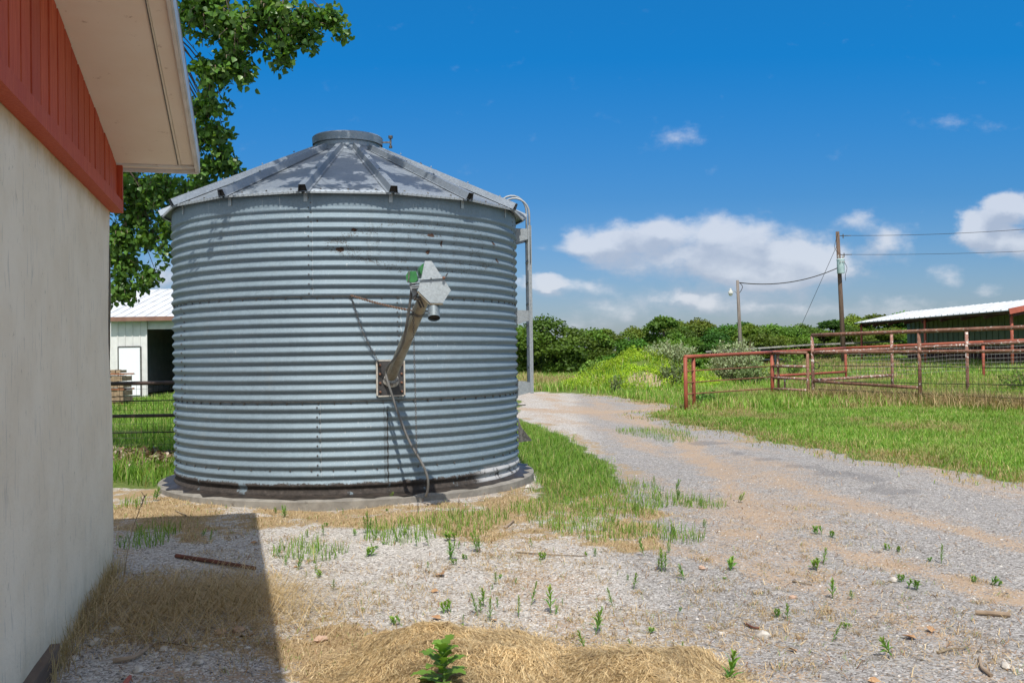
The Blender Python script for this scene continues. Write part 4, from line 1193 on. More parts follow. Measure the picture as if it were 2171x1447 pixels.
for (a, b) in (((0, 0), (0, 12)), ((11, 0), (11, 12)), ((0, 12), (11, 12))):
    mb.add([(a[0], a[1]+.01, -.1), (b[0], b[1], -.1), (b[0], b[1], 3.15), (a[0], a[1]+.01, 3.15)], [(0, 1, 2, 3)])
for x in (0, 11): mb.add([(x, 0, 3.15), (x, 12, 3.15), (x, 6, 4.6)], [(0, 1, 2)])
mb.build('wall', M_whitemetal, wsh)
mb = MB(); mb.box((dx0-.02, -.01, 1.5), (.05, .06, 3.2)); mb.box((dx1+.02, -.01, 1.5), (.05, .06, 3.2)); mb.build('door_frame', M_whitemetal, wsh)
mb = MB(); mb.box(((dx0+dx1)/2, .10, 2.88), (dx1-dx0, .12, .34)); 
for z in np.arange(2.74, 3.05, .05): mb.box(((dx0+dx1)/2, .035, z), (dx1-dx0, .012, .008))
mb.build('rolled_door', M_whitemetal, wsh)
mb = MB(); mb.box((dx0-.7, -.045, 1.03), (.86, .03, 1.92)); dd_ = mb.build('side_door', simple('door_white', (.76, .78, .82), None), wsh)
mb = MB(); mb.box((dx0-1.15, -.05, 1.03), (.045, .05, 2.0)); mb.box((dx0-.25, -.05, 1.03), (.045, .05, 2.0)); mb.box((dx0-.7, -.05, 2.02), (.86, .05, .05)); mb.build('frame', M_bolt, dd_)
mb = MB()
for y in (0,): 
    e0, e1 = Vector((-.25, -.30, 3.17)), Vector((-.25, 6, 4.72))
    for k in range(28):
        xa = -.25+k*.42
        mb.prism([(xa, -.30, 3.17), (xa+.42, -.30, 3.17), (xa+.42, 6, 4.72), (xa, 6, 4.72)], (0, 0, .03))
        mb.prism([(xa, -.30, 3.20), (xa+.05, -.30, 3.20), (xa+.05, 6, 4.75), (xa, 6, 4.75)], (0, 0, .03))
    mb.prism([(-.25, 6.002, 4.72), (11.5, 6.002, 4.72), (11.5, 12.3, 3.17), (-.25, 12.3, 3.17)], (0, 0, .03))
mb.build('roof', M_whiteroof, wsh)
mb = MB(); mb.box((5.6, -.36, 3.12), (11.8, .12, .17)); mb.build('gutter', M_brown, wsh)
mb = MB(); mb.box((5.5, 11.5, .0), (10.8, .1, 6)); mb.box((5.5, 6, .02), (10.9, 11.8, .02)); mb.build('interior', M_dark, wsh)  # dark back and floor sheets stand in for shade indoors
ls = thing('metal_shed', 'lower grey metal roofed building behind the left end of the white shed', 'shed', (-24, 44, 0))
mb = MB(); mb.prism([(0, 0, 3.5), (7.2, 0, 3.5), (7.2, 7, 5.2), (0, 7, 5.2)], (0, 0, .04)); mb.build('roof', M_whiteroof, ls)
mb = MB(); mb.prism([(.2, .2, 0), (7, .2, 0), (7, .2, 3.5), (.2, .2, 3.5)], (0, 6.6, 0)); mb.build('wall', M_whitemetal, ls)

cr = P(250, 830, 30); crate = thing('firewood_rack', 'rusty metal rack stacked with split wood in front of the white shed', 'rack', (cr.x-.35, 30, 0))
mb = MB()
for x in (-.45, .55):
    for y in (0, .8): mb.beam((x, y, 0), (x, y, 1.08), .05, .05)
for z in (.12, .58, 1.06):
    mb.beam((-.45, 0, z), (.55, 0, z), .05, .045); mb.beam((-.45, .8, z), (.55, .8, z), .05, .045)
mb.build('frame', M_rustframe, crate)
mb = MB(); kk = 0
for (z, h) in ((.16, .20), (.36, .20), (.62, .20), (.82, .20)):
    x = -.41
    while x < .48:
        wq = rt.uniform(.09, .2); wq = min(wq, .52-x); mb.box((x+wq/2, .38, z+h/2), (wq-.012, .72+rt.uniform(-.06, .06), h-rt.uniform(.012, .05))); x += wq
x = -.42
while x < .4: mb.box((x+.08, .3, 1.13+.02), (.14, .5, rt.uniform(.07, .14))); x += .17
mb.build('split_wood', M_rustplank, crate)

# =================================================================== PIPE PENS AT THE RIGHT
def pipe(parent, org, name, a, b, r, mat, n_=10):
    mb = MB(); a = Vector(a)-org; b = Vector(b)-org
    k = max(2, int((b-a).length/1.2)+1)
    mb.tube([a.lerp(b, i/k) for i in range(k+1)], r, n_); return mb.build(name, mat, parent, smooth=True)
def gz_(p): return H1(p[0], p[1])
pA0 = Vector((8.88, 27.9, 0)); pA1 = Vector((10.66, 24.7, 0)); pA2 = Vector((12.42, 21.5, 0)); pA3 = Vector((14.2, 18.3, 0))
pB = Vector((8.08, 29.35, 0)); pC = Vector((4.40, 24.0, 0)); pC2 = Vector((4.69, 24.45, 0))
U_ = lambda p, z: Vector((p.x, p.y, z))
fA = thing('pipe_fence', 'tall peeling brown pipe fence with cables and woven wire, nearest the drive', 'fence', pA0)
pipe(fA, pA0, 'top_rail', U_(pA0, 1.955), U_(pA3, 2.02), .052, M_rustpipe)
pipe(fA, pA0, 'mid_rail', U_(pA0, 1.44), U_(pA3, 1.44), .045, M_rustpipe)
pipe(fA, pA0, 'brace_rail', U_(pA0, .60), U_(pA1, .50), .045, M_rustpipe)
for p in (pA0, pA1, pA2, pA3): pipe(fA, pA0, 'post', U_(p, -.2), U_(p, 1.94), .048, M_whitepipe if p is pA0 else M_rustpipe)
pipe(fA, pA0, 'post', U_(pA0, -.2)+Vector((-.13, .05, 0)), U_(pA0, 1.42)+Vector((-.13, .05, 0)), .045, M_rustpipe)
for z0, z1 in ((1.06, 1.02), (.60, .66), (.37, .28)):
    pipe(fA, pA0, 'cable', U_(pA0, z0)+Vector((.1, -.2, 0)), U_(pA3, z1), .011, M_wire, 5)
mb = MB(); ringc = U_(pA0, 1.06)-pA0+Vector((.07, -.12, 0)); mb.tube([ringc+Vector((.06*math.cos(a), -.1*math.cos(a), .10*math.sin(a))) for a in np.linspace(0, 6.283, 13)[:-1]], .014, 6, closed=True); mb.build('tie_ring', M_wire, fA)
def woven(parent, org, a, b, z0, z1, sx, sz, r, mat, off=(0, 0, 0), wave=0):
    mb = MB(); a = Vector(a); b = Vector(b); d = (b-a); Ln = d.length; d.normalize(); off = Vector(off)-org
    for z in np.arange(z0, z1+.001, sz):
        pts = [a+d*s+Vector((0, 0, z+gz_(a+d*s)+(wave*math.sin(s*1.7+z*3) if z > z1-.25 else 0)))+off for s in np.arange(0, Ln+.01, .6)]
        mb.tube(pts, r, 3, cap=False)
    for s in np.arange(0, Ln, sx):
        q = a+d*s+off; g0 = gz_(a+d*s); ln = rt.uniform(-.03, .03)
        mb.tube([q+Vector((0, 0, z0+g0)), q+Vector((ln, 0, z1+g0+wave*math.sin(s*1.7+z1*3)))], r*.9, 3, cap=False)
    return mb.build('woven_wire', mat, parent)
woven(fA, pA0, pA0, pA3, .25, 1.30, .15, .10, .0035, M_wire, (-.05, .0, 0))

fG = thing('pipe_gate', 'short gate of three rusty pipes between the brown corner post and the red post', 'gate', pB)
for z, rr in ((1.44, .045), (1.03, .042), (.67, .042), (.33, .036)): pipe(fG, pB, 'rail', U_(pA0, z)+Vector((-.16, .05, 0)), U_(pB, z), rr, M_rustpipe if z > 1.4 else M_whitepipe)
pipe(fG, pB, 'end_post', U_(pB, .1)+Vector((.13, -.2, 0)), U_(pB, 1.42)+Vector((.13, -.2, 0)), .04, M_rustpipe)
pipe(fG, pB, 'end_post', U_(pB, .05)+Vector((.26, -.42, 0)), U_(pB, .72)+Vector((.26, -.42, 0)), .03, M_whitepipe)

fR = thing('pipe_fence', 'red pipe fence of thin rods ending in a double post beside the drive', 'fence', pC)
pipe(fR, pC, 'top_rail', U_(pC, 1.40), U_(pB, 1.46), .050, M_redpipe)
for p in (pC, pC2, pB): pipe(fR, pC, 'post', U_(p, -.2), U_(p, 1.39), .050 if p is not pB else .06, M_redpipe)
for z0, z1 in ((1.04, 1.03), (.745, .70), (.455, .34), (.15, .05)): pipe(fR, pC, 'rod', U_(pC, z0), U_(pB, z1), .016, M_wirer, 6)
mb = MB()
for k in range(30):
    z = .08+k*.045
    for s in (-1, 1):
        a = U_(pC, z-.06*s).lerp(U_(pC2, z-.06*s), .08)-pC; b = U_(pC, z+.06*s).lerp(U_(pC2, z+.06*s), .92)-pC; mb.tube([a, b], .0035, 3, cap=False)
mb.build('expanded_mesh', M_wirer, fR)

pD1 = P(1793, 760, 36.0); pD2 = P(2085, 760, 33.5); pD3 = P(2420, 760, 31.0)
for q in (pD1, pD2, pD3): q.z = 0
fD = thing('pipe_fence', 'bright red pipe fence running back from the red gate post towards the open shed', 'fence', U_(pB, 0))
oB = U_(pB, 0)
zt = lambda p: gz_(p)
pipe(fD, oB, 'top_rail', U_(pB, 1.46), P(1793, 737.5, 36.0), .05, M_redpipe); pipe(fD, oB, 'top_rail', P(1793, 737.5, 36.0), P(2085, 724.5, 33.5), .05, M_redpipe); pipe(fD, oB, 'top_rail', P(2085, 724.5, 33.5), P(2420, 710, 31), .05, M_redpipe)
pipe(fD, oB, 'brace_rail', U_(pB, .72), P(1793, 788, 36.0), .048, M_redpipe)
for q, yy_ in ((pD1, 738), (pD2, 725), (pD3, 711)): pipe(fD, oB, 'post', U_(q, -.2), P(CXP+q.x/q.y*FPX, yy_, q.y), .05, M_redpipe)
woven(fD, oB, pB, pD1, .25, 1.25, .15, .15, .0032, M_wire); woven(fD, oB, pD1, pD2, .35, 1.30, .13, .14, .0042, M_wireg, wave=.05); woven(fD, oB, pD2, pD3, .35, 1.30, .13, .14, .0042, M_wireg, wave=.04)

pE1 = P(1892, 800, 29.6); pE2 = P(2051, 800, 27.5); pE3 = P(2330, 800, 25)
for q in (pE1, pE2, pE3): q.z = 0
fE = thing('pipe_fence', 'flaking whitish pipe fence in the middle between the brown fence and the red fence', 'fence', U_(pA0, 0)+Vector((.05, .12, 0)))
oE = U_(pA0, 0)+Vector((.05, .12, 0))
rE = [U_(pA0, 1.45)+Vector((.05, .12, 0)), P(1892, 739.5, 29.6), P(2051, 731, 27.5), P(2330, 717, 25)]
for i in range(3): pipe(fE, oE, 'top_rail', rE[i], rE[i+1], .047, M_whitepipe)
for q, x_, yt in ((pE1, 1892, 706), (pE2, 2051, 703), (pE3, 2330, 690)): pipe(fE, oE, 'post', U_(q, -.2), P(x_-2, yt, q.y), .047, M_whitepipe)
pipe(fE, oE, 'brace_rail', U_(oE, .62), P(1892, 795, 29.6), .042, M_whitepipe)

# dark far gate
fg = P(1640, 760, 52); dg = thing('pipe_gate', 'small dark blue pipe gate far behind the red fence', 'gate', (fg.x, 52, 0))
for z in (.95, 1.42): 
    mb = MB(); mb.tube([(-1.6, 0, z), (1.0, 0, z)], .04, 7); mb.build('rail', simple('dark_blue_paint', (.02, .03, .045), None), dg)
for x in (-1.5, .1, .9):
    mb = MB(); mb.tube([(x, 0, 0), (x, 0, 1.5)], .045, 7); mb.build('post', bpy.data.materials['dark_blue_paint'], dg)

# =================================================================== OPEN SHED AT THE RIGHT
S0 = Vector((21.3, 40.0, 0)); sg = .50
osh = thing('open_shed', 'open fronted livestock shed with white ribbed roof and red posts', 'shed', S0)
YL = 17.3
ez = 3.08
def rz(x): return ez+.195*x
mb = MB(); k = 0; y = -.3
while y < YL:
    mb.prism([(-.35, y, rz(-.35)), (2.75, y, rz(2.75)), (2.75, y+.62, rz(2.75)), (-.35, y+.62, rz(-.35))], (0, 0, .035))
    mb.prism([(-.36, y, rz(-.36)+.035), (2.75, y, rz(2.75)+.035), (2.75, y+.09, rz(2.75)+.035), (-.36, y+.09, rz(-.36)+.035)], (0, 0, .045))
    y += .62
mb.prism([(2.752, -.3, rz(2.75)), (7.5, -.3, rz(2.75)-.9), (7.5, YL+.3, rz(2.75)-.9), (2.752, YL+.3, rz(2.75))], (0, 0, .035))
mb.build('roof', M_whiteroof, osh)
mb = MB(); mb.beam((-.37, -.34, rz(-.37)-.02), (2.76, -.34, rz(2.76)-.02), .05, .24); mb.beam((2.76, -.34, rz(2.76)-.02), (7.5, -.34, rz(2.75)-.92), .05, .24); mb.build('rake_trim', M_redtrim, osh)
for (y, h) in ((.0, 3.0), (8.4, 3.0), (YL-.1, 3.0)):
    mb = MB(); mb.tube([(-.1, y, 0), (-.1, y, h)], .065, 10); mb.build('post', M_redpipe, osh, smooth=True)
mb = MB()
for x in (0, 1.3, 2.5): mb.beam((x, -.2, rz(x)-.09), (x, YL, rz(x)-.09), .06, .16)
for y in np.arange(0, YL, 2.15): mb.beam((-.2, y, rz(-.2)-.22), (2.6, y, rz(2.6)-.22), .06, .14)
mb.build('rafters', M_wainscot, osh)
mb = MB(); V = []; 
for (z0, z1, m_) in ((1.55, 3.5, M_shedwall), (0, 1.55, M_wainscot)):
    mb = MB(); y = -.1
    while y < YL-.05:
        e = min(y+.6, YL); mb.prism([(2.7, y, z0), (2.7, e, z0), (2.7, e, z1), (2.7, y, z1)], (.03, 0, 0)); mb.prism([(2.66, y, z0), (2.66, min(y+.08, e), z0), (2.66, min(y+.08, e), z1), (2.66, y, z1)], (.04, 0, 0)); y += .6
    mb.build('back_wall', m_, osh)
mb = MB(); 
for y in (YL-.05, 6.2, .1): mb.beam((2.6, y, 0), (2.6, y, 3.5), .16, .16)
mb.build('wall_post', M_wainscot, osh)
mb = MB(); mb.box((7.4, YL/2, 1.3), (.05, YL, 2.6)); mb.build('rear_wall', M_shedwall, osh)
mb = MB(); mb.beam((-3.2, YL+.3, 1.55+.2), (2.6, YL+.3, 1.9), .06, .10); mb.beam((-9.5, YL+.2, 1.42), (-3.2, YL+.3, 1.75), .06, .10)
o = mb.build('rail', M_wireg, osh)

# =================================================================== POLES AND LINES
up = P(1789, 760, 55); utop = P(1775.5, 491, 55)
pole = thing('utility_pole', 'tall brown wooden utility pole carrying a transformer', 'utility pole', (up.x+.03, 55, 0))
O = Vector((up.x+.03, 55, 0))
topv = utop-O
mb = MB(); mb.tube([(0, 0, -.5), topv*.5, topv], [.155, .13, .105], 12); mb.build('pole', M_pole, pole, smooth=True)
def onp(z): return Vector((topv.x*z/topv.z, 0, z))
tz = P(1776, 566, 55).z
mb = MB(); c = onp(tz)+Vector((-.03, -.34, 0)); mb.lathe([(.005, -.40), (.20, -.40), (.215, -.36), (.215, .34), (.235, .36), (.235, .41), (.19, .45), (.02, .47)], 20, c)
tr = mb.build('transformer', M_trans, pole, sharp=40)
mb = MB()
for a in (-.12, .12): mb.tube([c+Vector((a, 0, .45)), c+Vector((a*1.1, 0, .56)), c+Vector((a*1.1, 0, .68))], [.045, .055, .025], 8)
for a in (-.10, .02, .13): mb.tube([c+Vector((a, -.21, .26)), c+Vector((a, -.27, .26))], .03, 8)
mb.build('bushing', M_porcelain, tr)
mb = MB(); mb.tube(spline([c+Vector((.1, 0, .66)), onp(tz+1.1)+Vector((-.25, -.1, 0)), onp(tz+2.0)+Vector((.0, -.12, 0))], 6), .012, 5)
mb.tube(spline([c+Vector((.1, -.27, .26)), c+Vector((.25, -.3, -.1)), c+Vector((.22, -.1, -.5)), onp(tz-.8)+Vector((.3, -.1, 0))], 6), .014, 5); mb.build('jumper_wire', M_wire, tr)
z1_, z2_ = P(1778, 500, 55).z, P(1782, 540, 55).z
for z in (z1_, z2_):
    mb = MB(); q = onp(z)
    for k in range(4): mb.lathe([(.02, -.02), (.075, 0), (.02, .03)], 10, q+Vector((.22+k*.10, -.05, .0)))
    mb.tube([q, q+Vector((.75, -.1, 0))], .022, 6); mb.tube([q+Vector((.3, -.05, -.15)), q+Vector((.3, -.05, .1))], .03, 6); mb.build('insulator', M_porcelain if False else M_bolt, pole)
def line(name, a, b, sag, r, lab, cat='wire', mat=M_wire):
    a = Vector(a); b = Vector(b); pts = []
    for t in np.linspace(0, 1, 25):
        p = a.lerp(b, t); p.z -= sag*4*t*(1-t); pts.append(p)
    mb = MB(); mb.tube(pts, r, 5); return tag(mb.build(name, mat), lab, cat)
line('power_line', O+onp(z1_)+Vector((.75, -.1, 0)), P(2600, 440, 44), .35, .013, 'upper power line running right from the pole top')
line('power_line', O+onp(z2_)+Vector((.75, -.1, 0)), P(2600, 505, 44), .22, .011, 'lower power line running right from below the pole top')
line('guy_wire', O+onp(P(1776, 515, 55).z), P(1672, 750, 62), .0, .013, 'thin guy wire slanting down to the left of the utility pole')
lt = P(1563.5, 594, 50); lb = P(1572, 745, 50)
lamp = thing('light_pole', 'thin grey wooden pole with a white yard lamp on a short arm', 'lamp post', (lb.x, 50, 0))
O2 = Vector((lb.x, 50, 0)); tv = lt-O2
mb = MB(); mb.tube([(0, 0, -.4), tv*.5, tv], [.11, .10, .075], 10); mb.build('pole', M_polegrey, lamp, smooth=True)
la = P(1549, 618, 50)-O2; ja = P(1564, 624, 50)-O2
mb = MB(); mb.tube(spline([ja, ja.lerp(la, .5)+Vector((0, -.05, .10)), la+Vector((.02, 0, .0))], 5), .016, 6); mb.build('arm', M_galvd, lamp, smooth=True)
mb = MB(); mb.lathe([(.02, .17), (.06, .15), (.07, .04), (.13, .0), (.135, -.10), (.10, -.12)], 14, la); mb.build('lamp_head', simple('lamp_housing', (.55, .55, .53), None), lamp, sharp=40)
mb = MB(); mb.lathe([(.10, -.12), (.095, -.19), (.05, -.22), (.005, -.225)], 14, la); mb.build('lens', simple('lamp_lens', (.62, .60, .52), None, rough=.2), lamp, smooth=True)
mb = MB(); mb.tube(spline([P(1569, 600, 50)-O2, P(1574, 607, 50)-O2, P(1571, 616, 50)-O2, P(1566, 622, 50)-O2], 5), .018, 5); mb.build('drip_loop', M_wire, lamp)
line('service_cable', P(1567, 599, 50), O+onp(P(1770, 568, 55).z)+Vector((-.15, -.3, 0)), .40, .028, 'thick black service cable sagging between the light pole and the transformer', 'cable')

# =================================================================== WOODLAND TREES
def crown_mesh(seed, w, h, nleaf, lsize, nb_=26, base=.05, spread=1.0):
    r = np.random.default_rng(seed)
    cen = []; rad = []
    for k in range(nb_):
        t = r.uniform(0, 1)**.8
        zc = h*(base+.10+.80*t)
        env = (np.sin(np.pi*np.clip(.16+.80*t, 0, 1)))**.6
        a = r.uniform(0, 2*np.pi); q = w/2*env*np.sqrt(r.uniform(.05, 1))*.82*spread
        cen.append((q*np.cos(a), q*np.sin(a), zc)); rad.append(w*r.uniform(.09, .20))
    cen = np.array(cen); rad = np.array(rad)
    pick = r.choice(nb_, nleaf, p=rad**2/np.sum(rad**2))
    d = r.normal(size=(nleaf, 3)); d /= np.linalg.norm(d, axis=1)[:, None]
    d[:, 2] = np.where(d[:, 2] < -.2, -d[:, 2]*.6, d[:, 2])
    rr = rad[pick]*(.55+.5*r.random(nleaf)**.6)
    C = cen[pick] + d*rr[:, None]*np.array([1, 1, .8])
    C[:, 2] = np.clip(C[:, 2], .1, None)
    clump = r.uniform(.70, 1.30, nb_)[pick]; f = clump*r.uniform(.75, 1.25, nleaf); yel = r.uniform(0, .35, nb_)[pick]
    cols = np.stack([f*(1+yel), f*(1+.25*yel), f*(1-.2*yel)], 1)
    return C, d, cols, cen
variants = []
for k, (w_, h_, nl) in enumerate(((5.2, 4.6, 7000), (4.2, 4.4, 5200), (6.4, 4.8, 8000), (3.4, 4.6, 4600), (5.0, 3.6, 5200))):
    tg = thing('woodland_tree', 'tmp', 'tree', (0, 0, 0))
    C, d, cols, cen = crown_mesh(50+k, w_, h_, int(nl*1.5), .17, nb_=34, base=-.06)
    save = rng; rng = np.random.default_rng(900+k)
    leaf_cloud('crown', C, .21, d*1.6+np.array([0, 0, .6]), cols, M_treeleaf, tg, heart=False, droop=.15)
    rng = save
    mb = MB(); mb.tube([(0, 0, -.3), (.05, .02, h_*.3), (.0, .05, h_*.7)], [.16, .12, .04], 8)
    for q in cen[::4]: mb.tube([(0, 0, h_*.22), tuple(np.array([0, 0, h_*.3])*.5+q*.5), tuple(q)], [.07, .04, .015], 5)
    mb.build('trunk', M_bark, tg, smooth=True)
    variants.append((tg, w_, h_))
TREES = [  # px centre, top y, width px, distance, variant, label
 (1178,668,165,60,2,'big rounded bright green tree just right of the bin ladder'),
 (1110,688,90,66,0,'green tree half hidden behind the bin ladder'),
 (1246,694,105,64,4,'low round tree right of the big bright tree, above the dry bank'),
 (1298,704,85,70,1,'dark tree in the dip of the skyline left of the grassy mound'),
 (1282,690,45,96,3,'distant bluish tree peeping over the dip in the skyline'),
 (1350,689,80,78,0,'olive green tree left of the tall knobbed tree'),
 (1340,715,95,58,4,'wide dark shrubby tree behind the crest of the mound'),
 (1405,660,75,62,3,'tall yellow green tree with a knob of leaves at its top'),
 (1436,685,70,66,1,'yellow green tree leaning against the tall knobbed tree'),
 (1440,672,80,80,1,'dark tree rising behind the tall knobbed tree'),
 (1490,672,100,76,0,'rounded olive tree midway between the knobbed tree and the light pole'),
 (1450,712,90,58,4,'dark low tree above the right side of the mound'),
 (1535,682,85,74,1,'dark green tree just left of the light pole'),
 (1510,702,100,64,2,'wide low tree left of the silver shrub'),
 (1592,684,90,72,0,'dark green tree just right of the light pole'),
 (1578,676,60,92,3,'far tree top showing behind the light pole'),
 (1640,682,85,76,1,'pointed green tree between the two poles'),
 (1660,690,95,66,2,'broad bright tree at the foot of the guy wire'),
 (1620,704,95,62,4,'low dense tree behind the silver shrub'),
 (1700,684,90,74,0,'green tree just left of the utility pole'),
 (1742,690,80,68,1,'pale green tree right at the left side of the utility pole'),
 (1760,672,85,84,3,'taller dark tree behind the utility pole'),
 (1815,690,100,66,2,'wide green tree between the utility pole and the open shed'),
 (1815,664,80,86,0,'dark tree top right of the utility pole'),
 (1862,659,90,88,3,'tall tree rising over the left tip of the open shed roof'),
 (1870,694,110,70,4,'green tree seen under the left bay of the shed roof'),
 (1915,655,85,90,1,'feathery tree crown behind the shed roof'),
 (1925,692,90,74,0,'dark tree beside the back wall of the open shed'),
 (1955,660,70,92,0,'last tree crown showing above the shed roof'),
 (1000,690,110,66,0,'olive tree hidden behind the right half of the bin'),(940,680,120,74,2,'wide tree hidden behind the middle of the bin'),(880,688,100,68,4,'low tree hidden behind the auger side of the bin'),(820,676,120,78,1,'dark tree hidden behind the bin middle seam'),(750,684,120,84,0,'tree hidden behind the left half of the bin'),(670,690,110,88,3,'far tree hidden behind the left side of the bin'),
 (1060,684,110,70,2,'tree behind the right flank of the grain bin'),
]
used = set(); OB = []
for (px, ty, wpx, D, vi, lab) in TREES:
    tg, w_, h_ = variants[vi]
    o = tg if vi not in used else copy_tree(tg)
    used.add(vi); OB.append((o, px, ty, wpx, D, w_, h_, lab))
for (o, px, ty, wpx, D, w_, h_, lab) in OB:
    q = P(px, ty, D); g = H1(q.x, D)
    s = wpx*D/FPX/w_*1.50; sz_ = (q.z-g)/h_
    o.location = (q.x, D, g-.05); o.scale = (s, s, sz_); o.rotation_euler = (0, 0, random.uniform(0, 6.28))
    o['label'] = lab; o['group'] = 'trees of the woodland edge'

# shrubs and tall weeds near the mound
def spray_bush(name, label, loc, r, h, n_, lsize, mat, seed, cat='shrub', upw=1.0):
    rr = np.random.default_rng(seed); t = thing(name, label, cat, loc)
    ns = max(10, n_//22); C = []; cols = []; dv = []; mb = MB()
    for k in range(ns):
        a = rr.uniform(0, 6.283); q = r*np.sqrt(rr.uniform(0, 1)); hh = h*rr.uniform(.6, 1.05)*(1-.35*(q/r)**2)
        e = Vector((q*math.cos(a), q*math.sin(a), hh)); b = Vector((q*.35*math.cos(a), q*.35*math.sin(a), 0))
        mb.tube([b, b.lerp(e, .5)+Vector((0, 0, .05)), e], [.012, .008, .004], 4, cap=False)
        f = rr.uniform(.75, 1.25)
        for j in range(22):
            u_ = rr.uniform(.12, 1.02); p = b.lerp(e, u_)
            C.append((p.x+rr.normal(0, .06*r), p.y+rr.normal(0, .06*r), max(.02, p.z+rr.normal(0, .05))))
            ff = f*rr.uniform(.8, 1.2); cols.append((ff, ff, ff)); dv.append((math.cos(a)*.4, math.sin(a)*.4, .8))
    leaf_cloud('foliage', np.array(C), lsize, np.array(dv), np.array(cols), mat, t, heart=False, droop=-.5*upw)
    mb.build('stems', M_twig, t)
    return t
M_silver = leaf_mat('silver_leaf', (.33, .39, .22), .1, .25, .01, rough=.7, spec=.15)
M_weedt = leaf_mat('tall_weed_leaf', (.20, .32, .06), .25, .3, .02, rough=.6, spec=.2)
M_lime = leaf_mat('lime_cover_leaf', (.33, .46, .04), .1, .34, .01, rough=.6, spec=.2)
q = P(1562, 800, 40); spray_bush('silver_shrub', 'pale silvery green shrub at the foot of the light pole', (q.x, 40, H1(q.x, 40)), 1.25, 2.05, 4200, .10, M_silver, 1)
q = P(1598, 800, 39); spray_bush('silver_shrub', 'lower greyish shrub on the right side of the tall silvery shrub', (q.x, 39, H1(q.x, 39)), .95, 1.25, 1200, .12, M_shrub, 2)
q = P(1428, 800, 35.3); spray_bush('weed_bush', 'grey green bushy weed right beside the red double post', (q.x, 35.3, H1(q.x, 35.3)-.05), .55, .95, 900, .10, M_shrub, 3)
q = P(1305, 800, 34.0); spray_bush('weed_bush', 'small grey green weed bush at the foot of the mound', (q.x, 34.0, H1(q.x, 34)-.05), .26, .75, 340, .09, M_shrub, 4)
for i, (px, D, h, lab) in enumerate(((1242, 42, 1.0, 'left of the two upright bright green weed clumps on the bank'), (1264, 41.5, 1.12, 'right of the two upright bright green weed clumps on the bank'))):
    q = P(px, 790, D); spray_bush('weed_bush', lab, (q.x, D, H1(q.x, D)+.15), .35, h, 520, .12, M_weedt, 10+i)
q = P(1292, 790, 40); spray_bush('weed_bush', 'dark green weed thicket between the upright clumps and the mound', (q.x, 40, H1(q.x, 40)), .9, .75, 900, .11, M_shrub, 14)
q = P(1490, 858, 26); spray_bush('weed_bush', 'dark leafy weed beside the foot of the red double post', (q.x+.1, 26, H1(q.x, 26)), .42, .50, 420, .08, M_weed, 16)
q = P(2140, 800, 27.5); spray_bush('weed_bush', 'green leafy bush inside the pen at the right edge', (q.x+.3, 27.0, H1(q.x, 27)), .8, .95, 900, .08, M_weedt, 17)
q = P(1683, 800, 44); spray_bush('weed_bush', 'pale tall weed behind the small dark gate', (q.x, 44, H1(q.x, 44)), .5, 1.6, 420, .12, M_weedt, 18)
q = P(1425, 790, 37.5); spray_bush('weed_bush', 'pale feathery tall weeds on the right crest of the mound', (q.x, 38.2, H1(q.x, 38.2)-.1), 1.15, .95, 3000, .085, M_silver, 21)
q = P(1385, 790, 39); spray_bush('weed_bush', 'pale weeds behind the top of the mound', (q.x, 39.6, H1(q.x, 39.6)-.1), .8, .85, 1500, .085, M_weedt, 22)
# lime ground cover on the mound
n_ = 42000
mx = rng.normal(MOUND[0]-.2, 1.9, n_); my = rng.normal(MOUND[1]-.9, 1.6, n_)
keep = (H(mx, my) > .12) & ~((np.hypot((mx-5.0)/.75, (my-35.3)/.7) < 1) & (rng.random(n_) < .9)) & (fbm(mx*1.2, my*1.2, 88) > .30)
mx, my = mx[keep], my[keep]
f = rng.uniform(.6, 1.3, len(mx))*(.6+1.1*fbm(mx*1.6, my*2.6, 12))
o = leaf_cloud('ground_cover', np.stack([mx, my, H(mx, my)+rng.uniform(0, .55, len(mx))*np.clip(1.9*fbm(mx*1.7, my*2.4, 3)-.55, .05, 1)], 1), .062, np.tile([0, -.2, 1.2], (len(mx), 1)), np.stack([f, f, f], 1), M_lime, None, heart=False, droop=0)
tag(o, 'bright lime green ground cover spreading over the mound', 'ground cover', kind='stuff')

# =================================================================== GRASS
def cols_of(n_, pal, wts, jit=.18):
    pal = np.array(pal); k = rng.choice(len(pal), n_, p=np.array(wts)/np.sum(wts))
    c = pal[k]*rng.uniform(1-jit, 1+jit, (n_, 1)); return c
GP = [(.085, .19, .022), (.14, .275, .036), (.21, .34, .055), (.31, .35, .11), (.50, .41, .21)]
def in_pad(x, y): return np.hypot(x-BC.x, y-BC.y) < 2.36
def in_barn(x, y): return ((x-BP0.x)*BN.x+(y-BP0.y)*BN.y < .02) & ((x-BP0.x)*BD.x+(y-BP0.y)*BD.y < .02)
def scatter(n_, x0, x1, y0, y1, power=0):
    x = rng.uniform(x0, x1, n_)
    if power:
        t = rng.random(n_); y = (y0**(1-power)+t*(y1**(1-power)-y0**(1-power)))**(1/(1-power)) if power != 1 else y0*(y1/y0)**t
    else: y = rng.uniform(y0, y1, n_)
    return x, y
